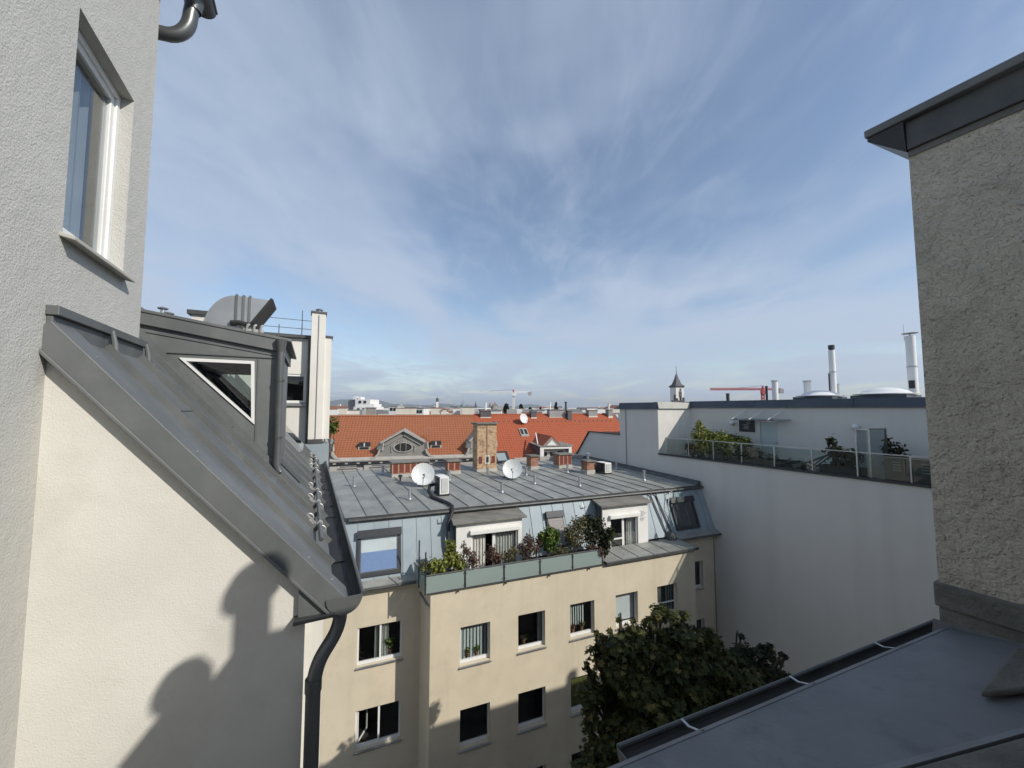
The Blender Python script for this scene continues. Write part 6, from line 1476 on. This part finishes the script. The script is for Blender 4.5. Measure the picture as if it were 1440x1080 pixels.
# ------------------------------------------------------------------ skyline houses
rnd = random.Random(5)
kinds = [('far_white', 'far_grey', 'pale flat-roofed house in the hazy skyline', 'pale flat houses of the skyline'), ('cream', 'far_roof', 'cream house with reddish roof in the hazy skyline', 'red-roofed houses of the skyline'), ('far_grey', 'slate', 'grey house with dark roof in the hazy skyline', 'grey houses of the skyline')]
protos = []
for (wm_, rm_, lab_, grp) in kinds:
    t = thing('skyline_house', (0, 0, -ZC), lab_, 'house', grp)
    F0 = Frame((0, 0, -ZC), (1, 0, 0), (0, 1, 0))
    MB().box(F0, -.5, .5, -.4, .4, 0, 1).build('wall', M[wm_], t)
    if rm_ == 'far_grey':
        MB().box(F0, -.52, .52, -.42, .42, 1, 1.02).box(F0, -.2, .1, -.15, .15, 1.02, 1.10).build('roof', M[rm_], t)
    else:
        MB().prism([F0(-.52, -.45, 1), F0(-.52, .45, 1), F0(-.52, 0, 1.16)], (1.04, 0, 0)).build('roof', M[rm_], t)
        MB().box(F0, .1, .22, .05, .15, 1.02, 1.22).build('chimney', M['cream'], t)
    protos.append(t)
used = [False] * 3
wall_px = []
for i in range(84):
    u = rnd.uniform(455, 885) if i < 76 else rnd.uniform(885, 1000)
    y = 150 * (17 ** rnd.random())
    vt = rnd.uniform(572.5, 580) + 380 / y if y > 140 else rnd.uniform(577, 581)
    k = rnd.choices((0, 1, 2), (4, 3, 3))[0]
    p = px(u, vt, y); w = rnd.uniform(6, 13) * (1 + y / 1100)
    o = protos[k] if not used[k] else copy_tree(protos[k]); used[k] = True
    h = p.z + ZC
    o.location = (p.x, y, 0); o.scale = (w, w * rnd.uniform(.7, 1), max(h, 8)); o.rotation_euler = (0, 0, math.radians(rnd.choice((0, 14, 20, -12, 76, 90)) + rnd.uniform(-6, 6)))
# named white roofs close behind the orange ridge
for (u0, u1, v0, v1, y, mt, lab_) in ((547, 559, 571, 586, 90, 'far_white', 'small white penthouse left of the widest cream chimney block'), (584, 596, 574, 584, 85, 'far_white', 'white house end with two small windows on the skyline'), (690, 705, 577, 585, 80, 'far_white', 'low white house end right of the tall brick chimney'), (736, 747, 576.5, 584, 85, 'far_white', 'low white wall left of the pair above the red ridge'), (749, 766, 576.5, 584, 85, 'far_white', 'longest low white wall above the red ridge'), (540, 583, 572.5, 575, 120, 'far_white', 'long white flat roof line behind the cream blocks')):
    a, b = px(u0, v0, y), px(u1, v1, y)
    t = thing('penthouse', ((a.x + b.x) / 2, y, GZ), lab_, 'house')
    F0 = Frame((0, y, 0), (1, 0, 0), (0, 1, 0))
    MB().box(F0, a.x, b.x, 0, 6, GZ, a.z).build('wall', M[mt], t); MB().box(F0, a.x - .2, b.x + .2, -.2, 6.2, a.z, a.z + .15).build('roof', M['far_grey'], t)
    if u0 in (584, 547):
        for q in (.3, .68): MB().box(F0, a.x + (b.x - a.x) * q - .3, a.x + (b.x - a.x) * q + .3, -.06, .02, a.z - 1.1, a.z - .4).build('window', M['black_rubber'], t)
# ================================================================== trees
def tree(base, top, clumps, mat, n, size, label, name='courtyard_tree', group=None, seed=1, trunk_r=.22, elong=1.0, shell=.35, lobed=False):
    t = thing(name, base, label, 'tree', group); b = Vector(base); rg = random.Random(seed)
    fork = Vector(top)
    tr = MB(); tr.tube([b, b.lerp(fork, .4) + Vector((.1, .05, 0)), fork], [trunk_r, trunk_r * .8, trunk_r * .55], 10)
    for (c, r) in clumps:
        c = Vector(c); m_ = fork.lerp(c, .5) + Vector((rg.uniform(-.2, .2), rg.uniform(-.2, .2), rg.uniform(-.1, .25)))
        tr.tube([fork - UP * rg.uniform(0, .6), m_, c], [trunk_r * .4, trunk_r * .22, trunk_r * .08], 6)
        for k in range(3 if len(clumps) < 60 else 1):
            e = c + Vector((rg.uniform(-1, 1), rg.uniform(-1, 1), rg.uniform(-.3, 1))) * (r if not isinstance(r, tuple) else r[0]) * .9
            tr.tube([m_.lerp(c, .7), c.lerp(e, .5) + UP * .05, e], [trunk_r * .12, trunk_r * .07, .006], 5)
    tr.build('trunk', M['bark'], t, smooth=True)
    leaves('crown', mat, t, clumps, n, size, seed=seed, elong=elong, shell=shell, up=1.0, fold=.3, lobed=lobed)
    return t
rg = random.Random(21)
def sprays(cl, k=5):
    """break each mass of a crown into smaller flat sprays with gaps between"""
    out = []
    for (c, r) in cl:
        for j in range(k if r > .3 else 2):
            d = Vector((rg.gauss(0, 1), rg.gauss(0, 1), rg.gauss(0, .8))).normalized() * r * rg.uniform(.35, .95)
            q = r * rg.uniform(.28, .5); out.append((c + d, (q * 1.15, q * 1.15, q * .55)))
    return out
def jit(c, r): return (Vector(c) + Vector((rg.uniform(-.15, .15), rg.uniform(-.15, .15), rg.uniform(-.1, .1))), r)
def at(u, v, y): return px(u, v, y)
c1 = [(826, 925, 9.3, .16), (838, 885, 9.5, .2), (862, 858, 9.5, .12), (890, 868, 9.6, .22), (915, 862, 9.6, .25), (972, 880, 9.7, .25), (1000, 915, 9.7, .25), (822, 1000, 9.0, .2), (826, 1045, 8.6, .25), (870, 905, 9.4, .62), (905, 890, 9.6, .62), (935, 870, 9.7, .55), (948, 905, 9.5, .7), (905, 930, 9.0, .8), (862, 945, 9.1, .6), (842, 905, 9.5, .36), (848, 975, 9.0, .5), (880, 985, 8.8, .8), (925, 970, 8.8, .9), (955, 950, 9.0, .7), (855, 1025, 8.6, .6), (900, 1040, 8.4, .9), (950, 1020, 8.5, .9), (838, 1065, 8.3, .5), (880, 1090, 8.2, .9), (868, 868, 9.5, .20), (935, 850, 9.7, .25), (958, 858, 9.7, .22), (832, 940, 9.3, .22), (985, 905, 9.6, .5), (990, 950, 9.4, .8), (985, 1000, 9.0, .9), (850, 870, 9.6, .15)]
tree((3.0, 10.2, GZ), (3.3, 9.9, -9.6), sprays([jit(at(u, v, y), r) for u, v, y, r in c1], 7), 'leaf_tree', 19000, .125, 'large dark leafy tree in the courtyard, the sunlit taller one', seed=41, trunk_r=.26, lobed=True)
c2 = [(1030, 882, 10.2, .14), (1062, 925, 10.2, .2), (1108, 935, 10.3, .18), (1085, 912, 10.4, .14), (1015, 935, 10.0, .6), (1042, 905, 10.2, .42), (1047, 890, 10.2, .26), (1040, 950, 10.0, .7), (1075, 945, 10.3, .55), (1090, 925, 10.4, .3), (1100, 955, 10.2, .5), (1055, 985, 9.8, .9), (1090, 990, 9.9, .8), (1120, 970, 10.2, .35), (1015, 1000, 9.6, .9), (1138, 948, 10.4, .16), (1128, 955, 10.4, .2), (1065, 1030, 9.4, 1.0), (1015, 1050, 9.2, 1.0)]
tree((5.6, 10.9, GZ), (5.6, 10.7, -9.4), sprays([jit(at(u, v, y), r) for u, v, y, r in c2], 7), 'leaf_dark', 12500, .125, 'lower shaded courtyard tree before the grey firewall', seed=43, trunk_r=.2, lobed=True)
c3 = [(778, 1075, 9.6, .22), (792, 1085, 9.6, .25), (770, 1095, 9.6, .3)]
tree((.6, 9.7, GZ), (1.0, 9.6, -11), [jit(at(u, v, y), r) for u, v, y, r in c3], 'leaf_dark', 240, .15, 'top twigs of a small tree at the bottom edge before the bay', seed=44, trunk_r=.08, lobed=True)
c4 = [(467, 592, 22, .38), (470, 604, 22, .33), (463, 600, 22, .4), (472, 598, 22, .2)]
tree((-10.4, 22, GZ), (-10.4, 22, -2.5), [jit(at(u, v, y), r) for u, v, y, r in c4], 'leaf_green', 340, .14, 'small leafy treetop beside the tall white chimney', name='treetop', seed=45, trunk_r=.12)
for k, (u, vt, w, y, lab) in enumerate(((711.5, 568.5, 7.5, 110, 'bushy dark tree on the skyline left of the crane'), (733, 569, 6.5, 130, 'smaller round tree on the skyline under the crane'), (745.5, 573, 5, 140, 'low rounded treetop right of the crane hook'), (782, 566, 8, 120, 'pointed conifer on the skyline above the red ridge'), (760, 573, 3, 150, 'tiny treetop left of the pointed conifer'))):
    p = px(u, vt, y); r = w / 2 / Fp * y; cl = []
    for j in range(7):
        f = j / 6; rr = r * ((1.0 - .75 * f) if k == 3 else (.75 + .25 * math.sin(math.pi * f)))
        cl.append((Vector((p.x + rnd.uniform(-.2, .2) * r, y, p.z - (1 - f) * r * 3.0 - rr * .5)), rr * .8))
    tree((p.x, y, GZ), (p.x, y, p.z - r * 3.5), cl, 'leaf_dark', 900, .5, lab, name='skyline_tree', group='trees of the skyline', seed=50 + k, trunk_r=.25)

# ================================================================== ground, hills, air
gm = MB(); gm.poly((-9000, -9000, GZ), (9000, -9000, GZ), (9000, 9000, GZ), (-9000, 9000, GZ))
tag(gm.build('ground', M['soil_ground']), kind='structure')
cy_ = MB(); cy_.poly(FB(-4, -14, GZ + .02), FB(16, -14, GZ + .02), FB(16, 1.2, GZ + .02), FB(-4, 1.2, GZ + .02))
tag(cy_.build('courtyard', M['courtyard_paving']), kind='structure')
sr = MB(); sr.poly(FO(-60, -14, GZ + .02), FO(60, -14, GZ + .02), FO(60, -2, GZ + .02), FO(-60, -2, GZ + .02))
tag(sr.build('street', M['slate']), kind='structure')
hm = MB(); N_ = 90; prev = None
for k in range(N_ + 1):
    a = math.radians(-60 + 120 * k / N_); R_ = 5600
    f = math.degrees(a)
    hgt = 60 + 75 * math.exp(-((f + 25) / 11) ** 2) + 18 * math.sin(k * .7) + 9 * math.sin(k * 1.9) - (40 if f > 5 else 0)
    row = [Vector((math.sin(a) * (R_ - 700), math.cos(a) * (R_ - 700), GZ)), Vector((math.sin(a) * R_, math.cos(a) * R_, GZ + max(hgt, 14))), Vector((math.sin(a) * (R_ + 900), math.cos(a) * (R_ + 900), GZ))]
    if prev:
        for j in range(2): hm.poly(prev[j], row[j], row[j + 1], prev[j + 1])
    prev = row
tag(hm.build('hills', M['hill_green'], smooth=True), kind='structure')
# low blur of roofs filling the distance between the houses one can tell apart
rm = MB()
for k in range(700):
    u = rnd.uniform(440, 900); y = 250 * (14 ** rnd.random()); p = px(u, rnd.uniform(573.5, 577.5), y); w = rnd.uniform(5, 12) * (1 + y / 1200)
    rm.box(Frame((p.x, y, 0), hd(rnd.uniform(60, 110)), hd(rnd.uniform(-20, 20))), -w, w, -w * .6, w * .6, GZ, min(p.z, 8))
for k in range(160):
    u = rnd.uniform(462, 870); y = rnd.uniform(75, 240); p = px(u, rnd.uniform(574.5, 583), y); w = rnd.uniform(.5, 2.6)
    rm.box(Frame((p.x, y, 0), hd(rnd.uniform(70, 100)), hd(rnd.uniform(-20, 10))), -w, w, -.6, .6, GZ, p.z)
far = rm.build('distant_roofs', M['far_grey'], norm=False)
for mt in ('far_white', 'cream', 'far_brown', 'far_roof'): far.data.materials.append(M[mt])
mi = np.repeat(np.random.default_rng(3).choice(5, 860, p=(.26, .38, .2, .08, .08)), 6)
far.data.polygons.foreach_set('material_index', mi.astype(np.int32))
tag(far, 'blur of distant pale and grey rooftops under the skyline', 'rooftops', kind='stuff')
HAZE = 0.0002
hzb = MB(); hzb.box(Frame((0, 0, 0), (1, 0, 0), (0, 1, 0)), -7000, 7000, -800, 7000, GZ - 1, 135)
ho_ = hzb.build('haze', None)
hmz = bpy.data.materials.new('haze_air'); hmz.use_nodes = True; hmz.node_tree.nodes.clear()
_o = hmz.node_tree.nodes.new('ShaderNodeOutputMaterial'); _v = hmz.node_tree.nodes.new('ShaderNodeVolumePrincipled')
_v.inputs['Color'].default_value = (0.74, 0.80, 0.87, 1); _v.inputs['Density'].default_value = HAZE; _v.inputs['Anisotropy'].default_value = 0.2
hmz.node_tree.links.new(_v.outputs[0], _o.inputs['Volume'])
ho_.data.materials.append(hmz)
tag(ho_, 'thin pale haze over the distant city', 'haze', kind='stuff')
